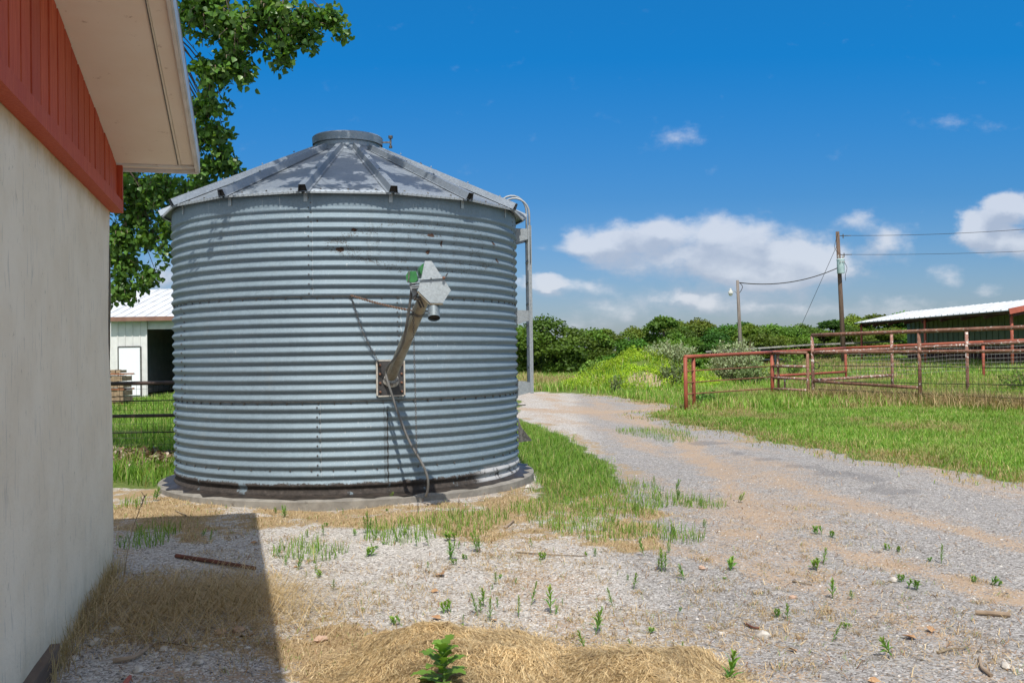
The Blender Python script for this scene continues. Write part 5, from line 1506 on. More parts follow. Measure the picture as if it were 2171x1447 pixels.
# right verge
x, y = scatter(330000, 2.5, 17, 9.5, 34, 1.0001)
g, dr = zones(x, y)
frac = x/y
den = fbm(x*1.6, y*1.6, 91)
pmG = polymask(x, y, GREEN)
k = (rng.random(len(x)) < (.35+.9*den)*np.maximum(sstep(g, .3, .9), .16*sstep(pmG+1.1*(fbm(x*2.2, y*2.2, 33)-.5), -.75, 0))) & (frac < .62) & (pmG > -.9)
x, y, g, den = x[k], y[k], g[k], den[k]
edge = 1-sstep(polymask(x, y, GREEN), .0, 1.2)
tall = sstep(polymask(x, y, [tuple(p.xy) for p in (pC, pA0, pA3)] + [(20, 30), (9, 40)]), -1.2, .6)     # rank grass along and behind the fence
h = (.055+.085*den+.05*rng.random(len(x)))*(1-.45*edge)*(1+2.0*tall*rng.random(len(x)))
c = cols_of(len(x), GP, [.12, .34, .34, .14, .06])*1.1
dryn = np.maximum(sstep(fbm(x*.55, y*.55, 44)+.16*tall, .55, .72)*(rng.random(len(x)) < .62), (rng.random(len(x)) < .6*edge))
c = c*(1-dryn[:, None])+np.array([.42, .33, .17])*dryn[:, None]*rng.uniform(.7, 1.15, (len(x), 1))
c *= (.75+.5*fbm(x*.9, y*.9, 14))[:, None]
print('verge', len(x))
tag(blades('verge_grass', x, y, h, .0075+.00035*y, rng.uniform(.15, .95, len(x)), c, M_grass), 'green grass verge along the right side of the gravel drive', 'grass', kind='stuff')
# pasture behind the fences
x, y = scatter(150000, -9, 36, 24, 64, 1.0001)
k = (np.abs(x/y) < .62) & (x/y > -.06) & (polymask(x, y, GREEN) > .2) & ~((y < 34) & (x < 3.5))
x, y = x[k], y[k]
den = fbm(x*.5, y*.5, 93)
dryz = sstep(fbm(x*.22, y*.3, 45)+.45*np.exp(-((x-2.0)/2.6)**2-((y-48)/5)**2), .50, .66)
h = .16+.42*den*rng.random(len(x)) + .15*sstep(y, 45, 60)
c = cols_of(len(x), GP, [.06, .28, .38, .18, .10])*1.15
dk = (rng.random(len(x)) < dryz*.75)[:, None]
c = np.where(dk, np.array([.44, .34, .18])*rng.uniform(.7, 1.15, (len(x), 1)), c)
tag(blades('pasture_grass', x, y, h, .012+.00055*y, rng.uniform(.1, .8, len(x)), c, M_grass), 'rough pasture grass with straw patches behind the pens', 'grass', kind='stuff')
# tan rank grass at the foot of the near fence
n_ = 16000
t = rng.random(n_); s = rng.normal(0, .40, n_)
ax = np.array(pA0.xy); bx_ = np.array(pA3.xy); dirv = (bx_-ax)/np.linalg.norm(bx_-ax); nv = np.array([-dirv[1], dirv[0]])*-1
x = ax[0]+(bx_-ax)[0]*t+nv[0]*(s+.25)*-1; y = ax[1]+(bx_-ax)[1]*t+nv[1]*(s+.25)*-1
k = rng.random(n_) < (.25+1.2*fbm(x*.9, y*.9, 71)-.25*t)
x, y = x[k], y[k]
c = cols_of(len(x), [(.40, .29, .15), (.50, .38, .21), (.30, .20, .10), (.16, .22, .06)], [.4, .3, .15, .15])
tag(blades('fence_grass', x, y, rng.uniform(.25, .62, len(x)), .011, rng.uniform(.2, .9, len(x)), c, M_straw), 'tall straw coloured grass along the foot of the brown fence', 'grass', kind='stuff')
# lawn beside the pad
x, y = scatter(60000, -1, 3.4, 8.6, 20.5)
m_ = polymask(x, y, LAWN); e_ = (fbm(x*2.5, y*2.5, 24)-.5)*.6
k = (m_+e_ > 0) & ~in_pad(x, y) & (rng.random(len(x)) < sstep(m_+e_, 0, .35)*(.55+.7*fbm(x*2, y*2, 25)))
x, y = x[k], y[k]
c = cols_of(len(x), GP, [.14, .38, .32, .11, .05]); nr = 1-sstep(y, 9.4, 12.6)
dk = (rng.random(len(x)) < nr*.55)[:, None]; c = np.where(dk, np.array([.44, .33, .17])*rng.uniform(.7, 1.1, (len(x), 1)), c)
tag(blades('lawn_grass', x, y, .05+.10*rng.random(len(x))*(1-.4*nr), .0085, rng.uniform(.15, .95, len(x)), c, M_grass), 'green grass between the bin pad and the gravel drive', 'grass', kind='stuff')
# grass behind the bin at the left
x, y = scatter(90000, -13.5, 2.6, 11.3, 37.5, 1.0001)
k = (rng.random(len(x)) < np.where(x/y < -.26, 1, .45)) & (x/y < -.012) & (x/y > -.50) & (y > np.where(x > -4.2, 14.8, 0)) & ~((x > -.5) & (y < 21)) & (y > 11.5+.6*fbm(x*2, y*2, 8)) & ~in_pad(x, y) & ~((y < 14.5) & (y > 13.8) & (rng.random(len(x)) < .8)) & ~((y < 13.4) & (rng.random(len(x)) < .2))
x, y = x[k], y[k]
c = cols_of(len(x), GP, [.15, .38, .34, .09, .04])
tag(blades('back_lawn_grass', x, y, .10+.12*rng.random(len(x))+.0020*y, .009+.0006*y, rng.uniform(.1, .8, len(x)), c, M_grass), 'green lawn between the white shed and the black fence', 'grass', kind='stuff')
# dry stubble in front of the pad and in patches over the gravel
x, y = scatter(210000, -4.2, 4.5, 4.0, 11.6, 1.0001)
g, dr = zones(x, y)
k = (dr > .2) & (rng.random(len(x)) < sstep(dr, .2, 1.0)*(.15+1.0*fbm(x*3, y*3, 26))) & ~in_pad(x, y) & ~in_barn(x, y)
x, y = x[k], y[k]
c = cols_of(len(x), [(.46, .34, .19), (.56, .45, .29), (.32, .22, .12), (.17, .25, .06)], [.40, .30, .22, .08])
print('dry', len(x))
tag(blades('dry_grass', x, y, rng.uniform(.02, .075, len(x)), .0048, rng.uniform(.5, 1.35, len(x)), c, M_straw), 'short dry tan grass on the gravel before the bin', 'dry grass', kind='stuff')
# thin green grass among the stubble
x, y = scatter(90000, -4.2, 4.9, 5.5, 19, 1.0001)
gm_ = np.zeros(len(x))
for (px, py, r) in ((880,1125,.42),(960,1120,.42),(1000,1105,.38),(840,1140,.30),(640,1165,.26),(680,1175,.22),(1160,1085,.42),(1200,1105,.40),(1260,1075,.45),(1380,1130,.28),(1440,1140,.22),(275,1025,.5),(262,1075,.25),(300,1150,.25),(330,1130,.22),(1230,1125,.30),(1330,1085,.3)):
    p = G(px, py); gm_ = np.maximum(gm_, 1-np.hypot(x-p.x, (y-p.y)*.8)/r)
for (px, py, r) in ((1370,915,.55),(1400,922,.5),(1430,930,.35),(1300,1030,.5),(1330,1060,.35),(1400,1050,.28),(1450,1055,.25),(1490,1065,.22),(1280,1130,.25),(1250,1108,.25)):
    p = G(px, py); gm_ = np.maximum(gm_, 1-np.hypot((x-p.x)*.8, (y-p.y)*.6)/r)
k = (gm_ > .02) & (gm_+.5*(fbm(x*3, y*3, 29)-.5) > .05) & ~in_pad(x, y) & ~in_barn(x, y) & (rng.random(len(x)) < .75)
x, y = x[k], y[k]
c = cols_of(len(x), GP, [.18, .42, .30, .08, .02])
tag(blades('thin_grass', x, y, rng.uniform(.04, .16, len(x)), .0062, rng.uniform(.1, .8, len(x)), c, M_grass), 'thin green grass tufts in the dry ground before the bin', 'grass', kind='stuff')
# little dry tufts peppering the pale gravel
nt_ = 560; tx, ty = scatter(nt_, -2.7, 3.2, 4.7, 9.6, 1.0)
kk = (fbm(tx*.9, ty*.9, 15) > .40) & ~in_barn(tx, ty) & ~in_pad(tx, ty); tx, ty = tx[kk], ty[kk]
per = 26; sg_ = rng.uniform(.02, .09, len(tx))
x = np.repeat(tx, per)+rng.normal(0, 1, len(tx)*per)*np.repeat(sg_, per); y = np.repeat(ty, per)+rng.normal(0, 1, len(tx)*per)*np.repeat(sg_, per)
c = cols_of(len(x), [(.44, .32, .17), (.52, .40, .25), (.28, .18, .095), (.18, .26, .06)], [.38, .26, .28, .08])
tag(blades('dry_tufts', x, y, rng.uniform(.015, .06, len(x)), .0036, rng.uniform(.7, 1.7, len(x)), c, M_straw, zoff=0), 'little dry brown tufts peppered over the pale gravel', 'dry grass', kind='stuff')
# long dead grass lying along the barn
n_ = 3600
cx_ = rng.normal(0, 1, n_); p0 = G(400, 1285)
x = p0.x+rng.normal(0, .42, n_); y = p0.y+rng.normal(0, .38, n_)
k = (polymask(x, y, DRY2) > -.1) & ~in_barn(x, y); x, y = x[k], y[k]
c = cols_of(len(x), [(.48, .36, .20), (.40, .29, .15), (.56, .45, .28)], [.4, .35, .25])
tag(blades('dead_grass', x, y, rng.uniform(.12, .42, len(x)), .0036, rng.uniform(1.25, 1.75, len(x)), c, M_straw, heading=rng.normal(.35, 1.05, len(x))+np.pi*(rng.random(len(x)) < .25)), 'long dead grass lying flat beside the barn wall', 'dry grass', kind='stuff')
n_ = 900
s = rng.uniform(-2.6, 0, n_); x = BP0.x+BD.x*s+BN.x*np.abs(rng.normal(.03, .05, n_)); y = BP0.y+BD.y*s+BN.y*np.abs(rng.normal(.03, .05, n_))
c = cols_of(n_, [(.46, .36, .20), (.34, .25, .14)], [.6, .4])
tag(blades('wall_grass', x, y, rng.uniform(.06, .22, n_), .004, rng.uniform(.1, .9, n_), c, M_straw), 'dry grass stalks standing against the foot of the barn wall', 'dry grass', kind='stuff')
for (px, py, hh, lx, lab) in ((262,1232,.60,.05,'tall single dry stalk by the barn corner'),):
    p = G(px, py); mb = MB(); b = Vector((p.x, p.y, 0)); e = b+Vector((.12, .1, hh)); mb.tube(spline([b, b.lerp(e, .5)+Vector((-.03, 0, 0)), e], 6), .0028, 4)
    for k in range(7): q = b.lerp(e, .86+.02*k); mb.tube([q, q+Vector((rt.uniform(-.03, .03), 0, .035))], .0025, 3)
    tag(mb.build('dry_stalk', M_stick), lab, 'stalk')

# leaf litter bank by the back fence
n_ = 2600
x = rng.uniform(-7.6, -4.1, n_); y = rng.normal(14.0, .35, n_)
tone = rng.uniform(.5, 1.3, (n_, 1))*np.where(rng.random((n_, 1)) < .3, np.array([[.50, .42, .34]]), np.array([[.24, .16, .10]]))
tag(leaf_cloud('leaf_litter', np.stack([x, y, H(x, y)+rng.uniform(0, .06, n_)], 1), .075, np.tile([0, 0, 1.5], (n_, 1)), tone, M_straw, None), 'bank of dead brown leaves under the black fence', 'dead leaves', kind='stuff')

# gravel stones
def stones(name, x, y, r, mat, cols, label):
    n_ = len(x)
    T = np.array([[1, 0, 0], [0, 1, 0], [-1, 0, 0], [0, -1, 0], [0, 0, 1], [.7, .7, .45], [-.7, .6, .4], [-.6, -.7, .5], [.65, -.7, .42]])
    F = np.array([[0, 5, 8], [5, 1, 6], [6, 2, 7], [7, 3, 8], [0, 1, 5], [1, 2, 6], [2, 3, 7], [3, 0, 8], [5, 6, 4], [6, 7, 4], [7, 8, 4], [8, 5, 4]])
    a = rng.uniform(0, 6.283, n_); ca, sa = np.cos(a), np.sin(a)
    Tj = T[None]*rng.uniform(.65, 1.25, (n_, 9, 3))*r[:, None, None]*np.array([1, .8, .65])
    V = np.stack([x[:, None]+Tj[..., 0]*ca[:, None]-Tj[..., 1]*sa[:, None], y[:, None]+Tj[..., 0]*sa[:, None]+Tj[..., 1]*ca[:, None], H(x, y)[:, None]+Tj[..., 2]-r[:, None]*.1], -1)
    loops = ((np.arange(n_)*9)[:, None, None]+F[None]).reshape(-1)
    o = big_mesh(name, V.reshape(-1, 3), loops, np.full(n_*12, 3), mat, colors=np.repeat(cols, 9, 0))
    return tag(o, label, 'gravel', kind='stuff')
M_chip, n = newmat('gravel_chip'); n.out(n.bsdf(n.mix(n.ss(n.noise(n.pos(), 120, 3), .3, .7), n.attr('tone', 'Color'), n.mix(1.0, n.attr('tone', 'Color'), (.8, .78, .76), 'MULTIPLY')), .9, 0, None, .25))
x, y = scatter(60000, -3.2, 7.5, 4.1, 13, 1.6)
g, dr = zones(x, y)
k = (g < .2) & (dr < .45+.4*rng.random(len(x))) & ~in_pad(x, y) & ~in_barn(x, y) & (np.abs(x/y) < .6) & (fbm(x*2.2, y*2.2, 51) > .30)
x, y = x[k], y[k]
r = .0035+.0035*rng.random(len(x))+.009*rng.random(len(x))**9
v_ = rng.choice([.14, .26, .38, .50, .66], len(x), p=[.14, .24, .30, .22, .10])
c = np.stack([v_*1.0, v_*rng.uniform(.93, .97, len(x)), v_*rng.uniform(.86, .97, len(x))], 1)
ex = np.array([tuple(G(rng.uniform(150, 560), rng.uniform(1335, 1460)).xy) for _ in range(420)]); ex = ex[~in_barn(ex[:, 0], ex[:, 1])]
x = np.concatenate([x, ex[:, 0]]); y = np.concatenate([y, ex[:, 1]]); r = np.concatenate([r, .006+.016*rng.random(len(ex))**3])
v2 = rng.uniform(.3, .68, len(ex)); c = np.concatenate([c, np.stack([v2, v2*.95, v2*.88], 1)])
print('stones', len(x))
stones('gravel_stones', x, y, r, M_chip, c, 'loose pale gravel chips over the yard and the drive')

# dry scraps, bark and straw bits strewn over the gravel
x, y = scatter(9000, -3.2, 7.0, 4.1, 12, 1.4)
k = ~in_pad(x, y) & ~in_barn(x, y) & (polymask(x, y, GREEN) < .2) & (rng.random(len(x)) < .25+.9*sstep(fbm(x*1.4, y*1.4, 19), .4, .65)*sstep(x, 5, 1.5))
x, y = x[k], y[k]
c = cols_of(len(x), [(.26, .15, .085), (.42, .29, .16), (.16, .09, .055), (.54, .42, .26)], [.3, .35, .15, .2])
tag(blades('plant_debris', x, y, .02+.07*rng.random(len(x))**2, .006, rng.uniform(1.5, 2.2, len(x)), c, M_straw, zoff=.004), 'brown scraps of bark and dry stems strewn over the gravel', 'debris', kind='stuff')
# =================================================================== FOREGROUND THINGS
def straw_heap(label, cx, cy, r, hgt, n_, seed, hollow=None):
    rr = np.random.default_rng(seed)
    t = thing('straw_heap', label, 'straw heap', (cx, cy, 0))
    V = []; F = []; nr, na = 14, 40
    def zf(x, y):
        d = np.hypot(x/r[0], y/r[1]); a = np.arctan2(y, x)
        d = d*(1+.12*np.sin(3*a+seed)+.08*np.sin(5*a)+.5*(fbm((x+5)*4, (y+5)*4, seed+3)-.5))
        z = hgt*np.clip(1-d**2.0, 0, 1)*(1+1.1*(fbm((x+9)*4.5, (y+9)*4.5, seed)-.5))+.03*np.clip(1-d, 0, 1)**.5*(fbm((x+9)*16, (y+9)*16, seed+1)-.5)
        if hollow is not None: z = z - hollow[3]*np.exp(-(((x-hollow[0])/hollow[2])**2+((y-hollow[1])/(hollow[2]*.5))**2))
        return z
    for i in range(nr+1):
        for j in range(na):
            a = 2*math.pi*j/na; q = i/nr*1.02; x = q*r[0]*math.cos(a); y = q*r[1]*math.sin(a)
            V.append((x, y, float(zf(np.array([x]), np.array([y]))[0])-.005))
    F = [(i*na+j, i*na+(j+1) % na, (i+1)*na+(j+1) % na, (i+1)*na+j) for i in range(nr) for j in range(na)]
    mesh_obj('mound', V, F, simple('straw_matted', (.42, .29, .14), (.24, .155, .07), 40, .85, 0, .8, 60, stretch=(1, 2.5, 1)), t, True)
    a = rr.uniform(0, 6.283, n_); q = np.sqrt(rr.random(n_))*1.05+np.abs(rr.normal(0, .16, n_))*(rr.random(n_) < .35); x = q*r[0]*np.cos(a); y = q*r[1]*np.sin(a)
    z = zf(x, y)
    ln = rr.uniform(.03, .12, n_); wdt = rr.uniform(.0009, .0021, n_)
    hd = np.arctan2(y/r[1], x/r[0])+np.pi/2+rr.normal(0, .9, n_)
    x2 = x+np.cos(hd)*ln; y2 = y+np.sin(hd)*ln; z2 = np.maximum(zf(x2, y2), 0)+rr.normal(.004, .008, n_)
    xm, ym = (x+x2)/2, (y+y2)/2; zm = np.maximum(zf(xm, ym), 0)+rr.uniform(.001, .012, n_)
    px_, py_ = -np.sin(hd)*wdt, np.cos(hd)*wdt
    W = np.zeros((n_, 6, 3)); z = np.maximum(z, 0)+rr.uniform(0, .006, n_)
    W[:, 0] = np.stack([x-px_, y-py_, z], 1); W[:, 1] = np.stack([x+px_, y+py_, z], 1); W[:, 2] = np.stack([xm+px_, ym+py_, zm], 1); W[:, 3] = np.stack([xm-px_, ym-py_, zm], 1)
    W[:, 4] = np.stack([x2+px_*.7, y2+py_*.7, z2], 1); W[:, 5] = np.stack([x2-px_*.7, y2-py_*.7, z2], 1)
    lo = ((np.arange(n_)*6)[:, None]+np.array([0, 1, 2, 3, 3, 2, 4, 5])[None]).ravel()
    pal = np.array([(.62, .46, .25), (.72, .57, .34), (.46, .32, .16), (.25, .165, .085)]); kk = rr.choice(4, n_, p=[.40, .28, .22, .10])
    c = pal[kk]*rr.uniform(.7, 1.15, (n_, 1))*(.55+.8*fbm(x*7+3, y*7, seed))[:, None]
    o = big_mesh('straw', W.reshape(-1, 3), lo, np.full(n_*2, 4), M_straw, t, colors=np.repeat(c, 6, 0)); o['kind'] = 'stuff'
    return t, zf
h1, zf1 = straw_heap('broad trampled heap of tan straw with a green weed growing in it', -.30, 4.72, (.58, .70), .15, 24000, 4)
h2, zf2 = straw_heap('smaller heap of golden straw with a dark hollow, right of the weed',    .60, 4.50, (.47, .54), .125, 18000, 9, hollow=(-.17, .10, .13, .045))

# jagged broad-leaved weed in the straw
lw = thing('wild_lettuce', 'broad jagged leafed green weed growing out of the straw heap', 'weed', tuple(G(940, 1462, .10)))
def jag_leaf(mb, base, d, up_, ln, wd, seed):
    rr = random.Random(seed); d = Vector(d).normalized(); s = d.cross(Vector(up_)).normalized(); u_ = s.cross(d)
    n_ = 11; L_ = []; R2 = []; M2 = []
    for i in range(n_):
        t = i/(n_-1)
        w_ = wd*(.25+.95*math.sin(math.pi*min(1, t*1.02+.02))**.8*(.55+.45*t))*(1.25 if i % 3 == 1 else .62 if i % 3 == 2 else .95)
        if t > .95: w_ = .002
        droop = -.35*t*t*ln; c = base+d*ln*t+Vector((0, 0, droop))
        M2.append(c); L_.append(c+s*w_+u_*w_*.25-d*ln*.05*(i % 3 == 1)); R2.append(c-s*w_+u_*w_*.25-d*ln*.05*(i % 3 == 1))
    V = L_+M2+R2
    F = [(i, n_+i, n_+i+1, i+1) for i in range(n_-1)]+[(n_+i, 2*n_+i, 2*n_+i+1, n_+i+1) for i in range(n_-1)]
    mb.add(V, F)
mb = MB(); st = MB(); st.tube([(0, 0, -.05), (.005, 0, .09), (-.012, .01, .17)], [.007, .006, .004], 6)
for k in range(17):
    a = k*2.4; zz = .012+.0105*k; e = .25+.075*k
    jag_leaf(mb, Vector((0, 0, zz)), (math.cos(a), math.sin(a)*.9, e), (0, 0, 1), .185-.0045*k+rt.uniform(-.015, .02), .034, k)
lf = mesh_obj('leaf_rosette', mb.V, mb.F, M_weed, lw, True, colors=np.tile(np.array([1., 1.05, .95]), (len(mb.V), 1))*np.repeat(np.array([rt.uniform(.8, 1.15) for _ in range(17)]), 33)[:, None])
st.build('stem', simple('weed_stem', (.12, .20, .05), None), lw)

# upright feathery weeds in the gravel
def weed_variant(seed, h, nl, ll, spread, wdt):
    rr = random.Random(seed); t = thing('gravel_weed', 'tmp', 'weed', (0, 0, 0)); mb = MB(); stx = MB(); tn = []
    ns = 1 if spread < .3 else 3
    for s in range(ns):
        bx = Vector((rr.uniform(-.02, .02)*s, rr.uniform(-.02, .02)*s, 0)); tip = bx+Vector((rr.uniform(-.2, .2)*h*spread, rr.uniform(-.2, .2)*h*spread, h*rr.uniform(.75, 1)))
        stx.tube([bx-Vector((0, 0, .02)), bx.lerp(tip, .5), tip], [.003, .0024, .0012], 4)
        for k in range(nl):
            u_ = (k+1)/nl; p = bx.lerp(tip, .12+.86*u_); a = k*2.4+s; e = .55+1.3*u_
            d = Vector((math.cos(a), math.sin(a), e)).normalized(); l_ = ll*(1.1-.55*u_)*rr.uniform(.8, 1.2); sd = d.cross(Vector((0, 0, 1))).normalized()*wdt
            m_ = p+d*l_*.5+Vector((0, 0, .004)); q = p+d*l_-Vector((0, 0, l_*.12))
            mb.add([p-sd*.5, p+sd*.5, m_+sd, m_-sd, q], [(0, 1, 2, 3), (3, 2, 4)]); f = rr.uniform(.75, 1.3); tn += [(f*(.8+.5*u_), f, f*.9)]*5
    mesh_obj('leaves', mb.V, mb.F, M_weed, t, colors=np.array(tn)); stx.build('stem', bpy.data.materials['weed_stem'], t)
    return t
WV = [weed_variant(1, .16, 34, .050, .2, .0028), weed_variant(2, .15, 22, .055, .7, .0034), weed_variant(3, .13, 20, .060, .25, .0050), weed_variant(4, .07, 9, .055, .9, .0075)]
wpos = [(600+a/3.101, 1000+b/3.101, v_) for a, b, v_ in ((20,590,1),(150,670,0),(330,760,0),(210,640,1),(60,560,1),(590,520,0),(750,465,1),(830,450,1),(880,490,0),(960,490,0),(1100,575,1),(1190,500,0),(1280,530,1),(955,620,2),(1400,720,0),(1300,915,2),(1360,960,0),(1550,940,0),(1630,860,0),(1790,915,1),(1840,865,0),(520,860,0),(1700,600,0),(1640,500,0),(2050,560,1),(1985,1155,2),(1760,1190,2),(1180,1005,3),(740,990,3),(2065,1010,2),(660,480,3),(470,410,1),(620,400,0),(160,420,1),(285,345,3),(680,255,3),(395,270,2),(1375,750,2),(1085,910,3),(1410,880,2))]
wpos += [(1200+a/2.236, 1000+b/2.236, v_) for a, b, v_ in ((370,405,2),(455,470,1),(560,505,2),(320,550,2),(220,620,0),(525,105,1),(470,150,1),(565,135,0),(640,160,1),(330,185,1),(650,260,1),(520,310,1),(610,330,0),(1220,435,2),(1265,585,2),(1590,515,3),(1655,550,3),(540,640,3),(400,750,3),(550,815,2),(1005,670,3),(750,500,3),(1940,515,3),(2020,530,3),(1730,415,3),(1540,855,2),(780,105,0),(310,815,2),(420,30,1),(525,50,1),(1515,370,3),(1190,300,3),(1325,725,3))]
jr = random.Random(12)
wpos += [(a+jr.gauss(0, 26), b+jr.gauss(0, 12), jr.choice((0, 1, 2, 3, 3))) for a, b, _ in list(wpos) if jr.random() < .62 and b < 1330]
NBIG = len(wpos)
wpos += [(255,1140,3),(430,1135,1),(445,1145,0),(300,1010,1),(290,1085,2),(330,1065,1),(480,1080,2),(585,1085,1),(605,1090,1),(1540,1449,2)]
usedw = set(); WO = []
for (px, py, v_) in wpos:
    o = WV[v_] if v_ not in usedw else copy_tree(WV[v_]); usedw.add(v_); WO.append((o, px, py, v_))
wlab = {0: 'slim feathery green weed', 1: 'bushy feathery green weed', 2: 'narrow leaved upright green weed', 3: 'low broad leaved green weed'}
def wzone(px, py):
    if px < 560: return 'in the dry grass near the barn shadow'
    if py < 1170 and px < 1120: return 'in the dry strip before the bin'
    if px < 1200: return 'in the pale gravel before the straw heaps'
    if py < 1190 and px < 1560: return 'at the grassy left edge of the drive'
    return 'in the grey gravel of the drive'
for (o, px, py, v_) in WO:
    p = G(px, py); z = H1(p.x, p.y)
    o.location = (p.x, p.y, z); s = 1.6 if (px, py) == (1540, 1449) else rt.choice((.35, .45, .55, .7, .85, 1.05))*rt.uniform(.85, 1.15)
    o.scale = (s, s, s*rt.uniform(.85, 1.15)); o.rotation_euler = (rt.gauss(0, .22), rt.gauss(0, .22), rt.uniform(0, 6.28))
    o['label'] = wlab[v_]+' '+wzone(px, py); o['group'] = wlab[v_]+'s '+wzone(px, py)
    if (px, py) == (1540, 1449): o['label'] = 'tallest narrow leaved weed at the bottom edge right of the straw'; del o['group']

# sticks, pipe, stones
def stick(name, pts, r, mat, label, cat='stick', n_=8):
    P3 = []
    for (px, py, h) in pts:
        p = G(px, py, h); p.z = H1(p.x, p.y)+h+(r if not isinstance(r, list) else r[0])*.6; P3.append(p)
    sp_ = spline(P3, 5) if len(P3) > 2 else P3
    rad = r if not isinstance(r, list) else [r[0]+(r[1]-r[0])*i/(len(sp_)-1) for i in range(len(sp_))]
    mb = MB(); mb.tube(sp_, rad, n_); return tag(mb.build(name, mat, smooth=False), label, cat)
M_rustrod = simple('rusty_bar', (.17, .06, .038), (.10, .038, .025), 14, .8, 0, .4, 60)
stick('rusty_pipe', [(373,1178,.01), (450,1186,.012), (540,1199,.01)], .017, M_rustrod, 'rusty brown pipe lying in the shade of the barn', 'pipe')
stick('stick', [(2068,1297,.005), (2104,1299,.008), (2141,1303,.005)], [.014, .016], M_stick, 'short thick pale stick on the gravel at the right edge')
stick('stick', [(1988,1377,.004), (2020,1368,.012), (2040,1369,.01), (2058,1360,.02)], [.007, .004], M_twig, 'thin forked twig on the gravel below the thick stick')
stick('stick', [(2077,1386,.005), (2080,1400,.012), (2090,1410,.012), (2102,1420,.005)], [.008, .010], M_stick, 'short curved stick near the bottom right corner')
stick('stick', [(240,1396,.006), (280,1388,.014), (305,1374,.012), (322,1358,.006)], [.014, .007], M_stick, 'crooked grey stick in the shade near the barn foot')
stick('stick', [(322,1358,.004), (350,1352,.008), (420,1362,.006)], [.006, .003], M_twig, 'thin dark twig beside the crooked grey stick')
stick('stick', [(560,1060,.01), (585,1055,.03), (597,1066,.02), (598,1078,.0)], [.008, .006], M_stick, 'bent pale twig at the edge of the concrete pad')
stick('stick', [(975,1050,.06), (972,1062,.05), (985,1072,.02)], [.004, .003], M_stick, 'tiny dry sprig hanging over the pad edge below the cable')
stick('stick', [(372,1086,.004), (390,1092,.01), (398,1097,.004)], [.007, .005], M_twig, 'small dark twig just beyond the barn shadow')
stick('stick', [(1070,1125,.004), (1082,1115,.012), (1090,1108,.008)], [.012, .007], M_stick, 'short broken stick in the dry grass before the bin')
stick('stick', [(1095,1170,.004), (1160,1175,.008), (1240,1180,.004)], [.005, .003], M_twig, 'long thin twig across the gravel before the bin')
stick('stick', [(1680,1230,.004), (1700,1233,.006), (1722,1236,.004)], [.006, .004], M_twig, 'straight brown twig in the middle of the drive')
stick('stick', [(1870,1313,.004), (1890,1318,.008), (1910,1322,.004)], [.008, .005], M_rustrod, 'reddish bark strip on the drive gravel') if False else None
stick('stick', [(1580,1313,.004), (1597,1320,.008), (1610,1321,.004)], [.008, .005], M_rustrod, 'reddish strip of bark on the gravel')
stick('red_splinter', [(262,1447,.004), (272,1432,.008), (276,1426,.006)], [.016, .008], M_redtrim, 'red painted splinter at the bottom edge beside the barn', 'splinter')
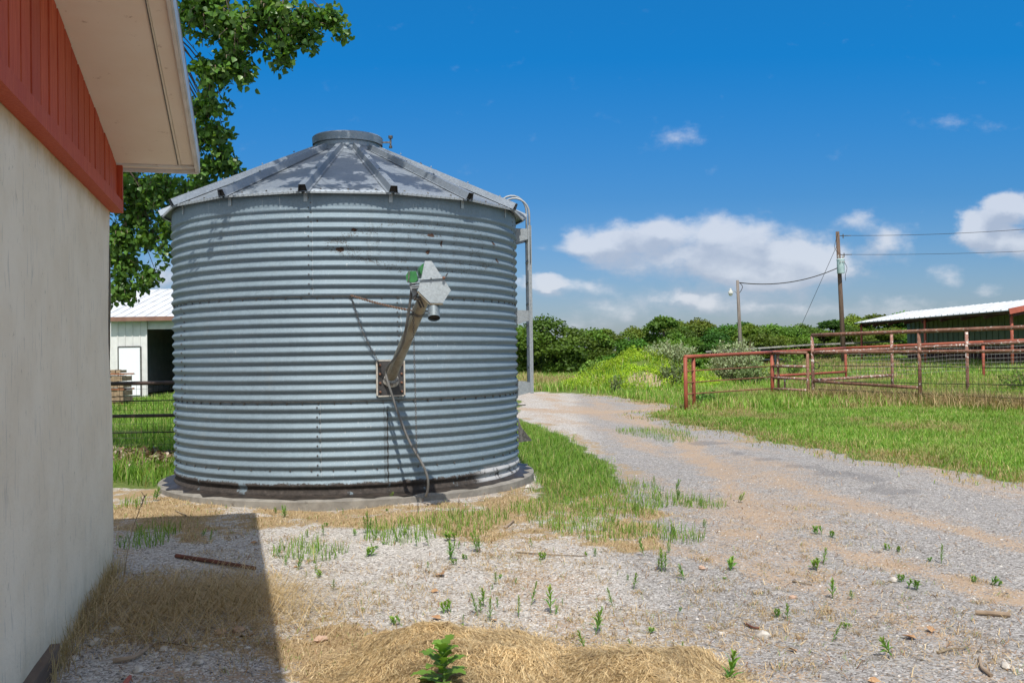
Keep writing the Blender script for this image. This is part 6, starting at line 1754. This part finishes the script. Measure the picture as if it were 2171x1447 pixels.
for i, (px, py, r, mt, lab) in enumerate(((247,1334,.045,M_stone,'white stone beside the barn in the dead grass'), (203,1358,.042,M_stone,'white stone nearest the sill board of the barn'), (348,1370,.030,M_stone,'small pale stone beside the crooked stick'),
     (467,1335,.040,M_tanstone,'pink tan stone in the dead grass'), (505,1332,.040,M_tanstone,'dull tan stone beside a dead leaf at the shadow edge'), (293,1414,.035,M_stone,'pale flat stone below the crooked stick'), (420,1398,.030,M_stone,'white chip in the shade of the eaves'),
     (680,1350,.040,M_tanstone,'tan stone in the straw left of the heap'), (158,1391,.028,M_stone,'bluish white chip near the sill board'), (1620,1341,.045,M_stone,'flat pale stone on the drive right of the straw'), (1120,1032,.05,M_stone,'white stone against the right edge of the pad'),
     (1894,1229,.04,M_stone,'whitish flat stone beside low weeds on the drive'), (1680,1260,.028,M_tanstone,'small pink stone in the middle of the drive'), (1530,1335,.02,M_stone,'little white stone on the gravel'), (2133,1405,.035,M_stone,'grey white stone at the lower right corner'), (1488,1205,.03,M_tanstone,'brown stone at the left of the drive'))):
    p = G(px, py); mb = MB(); mb.rock((0, 0, 0), r, i, .6)
    o = tag(mb.build('stone', mt, sharp=35), lab, 'stone'); o.location = (p.x, p.y, H1(p.x, p.y)+r*.25); o.rotation_euler = (0, 0, i)
# dead leaves
def dleaf():
    mb = MB(); V = [(0, 0, 0), (.35, .25, .16), (.42, .55, .10), (0, 1.1, .05), (-.40, .55, .20), (-.33, .22, .12), (0, .5, 0)]
    mb.add([tuple(.075*c for c in v) for v in V], [(0, 1, 6), (1, 2, 6), (2, 3, 6), (3, 4, 6), (4, 5, 6), (5, 0, 6)]); mb.tube([(0, 0, 0), (0, -.03, .01)], .001, 4); return mb
proto = tag(dleaf().build('dead_leaf', M_deadleaf), 'x', 'leaf'); first = True
for (px, py, s, lab) in ((530,1345,1.4,'large curled dead leaf at the edge of the barn shadow'), (546,1145,1.0,'dead leaf just right of the barn shadow corner'), (622,1196,.8,'orange dead leaf by the green tufts'), (930,1214,1.2,'tan dead leaf on the gravel below the green tufts'), (912,1250,.8,'small tan dead leaf in the pale gravel'),
      (750,1318,.6,'orange leaf scrap on the gravel left of the straw'), (935,1308,.8,'dark leaf on the back rim of the straw heap'), (1128,1383,1.2,'tan leaf lying between the two straw heaps'), (1152,1395,.8,'reddish leaf between the two straw heaps'), (1140,1425,1.2,'pale curled leaf in the gap of the straw'), (1040,1310,.6,'orange leaf scrap behind the straw'),
      (1944,1350,1.0,'brown dead leaf on the gravel at the right'), (1975,1337,.8,'dark curled leaf on the gravel at the right'), (1690,1372,.7,'orange leaf scrap low on the drive'), (1840,1436,.9,'orange brown leaf near the bottom edge'), (215,1276,1.5,'rust coloured dead leaf clump by the barn corner'), (240,1282,1.3,'rust brown leaf under the barn corner'), (1850,1447,1.4,'orange leaf at the bottom edge right of centre')):
    o = proto if first else copy_tree(proto); first = False
    p = G(px, py); o.location = (p.x, p.y, H1(p.x, p.y)+.008); o.scale = (s, s, s); o.rotation_euler = (rt.uniform(-.3, .3), rt.uniform(-.3, .3), rt.uniform(0, 6.28)); o['label'] = lab; o['group'] = 'fallen dead leaves'
print('objects', len(bpy.data.objects))
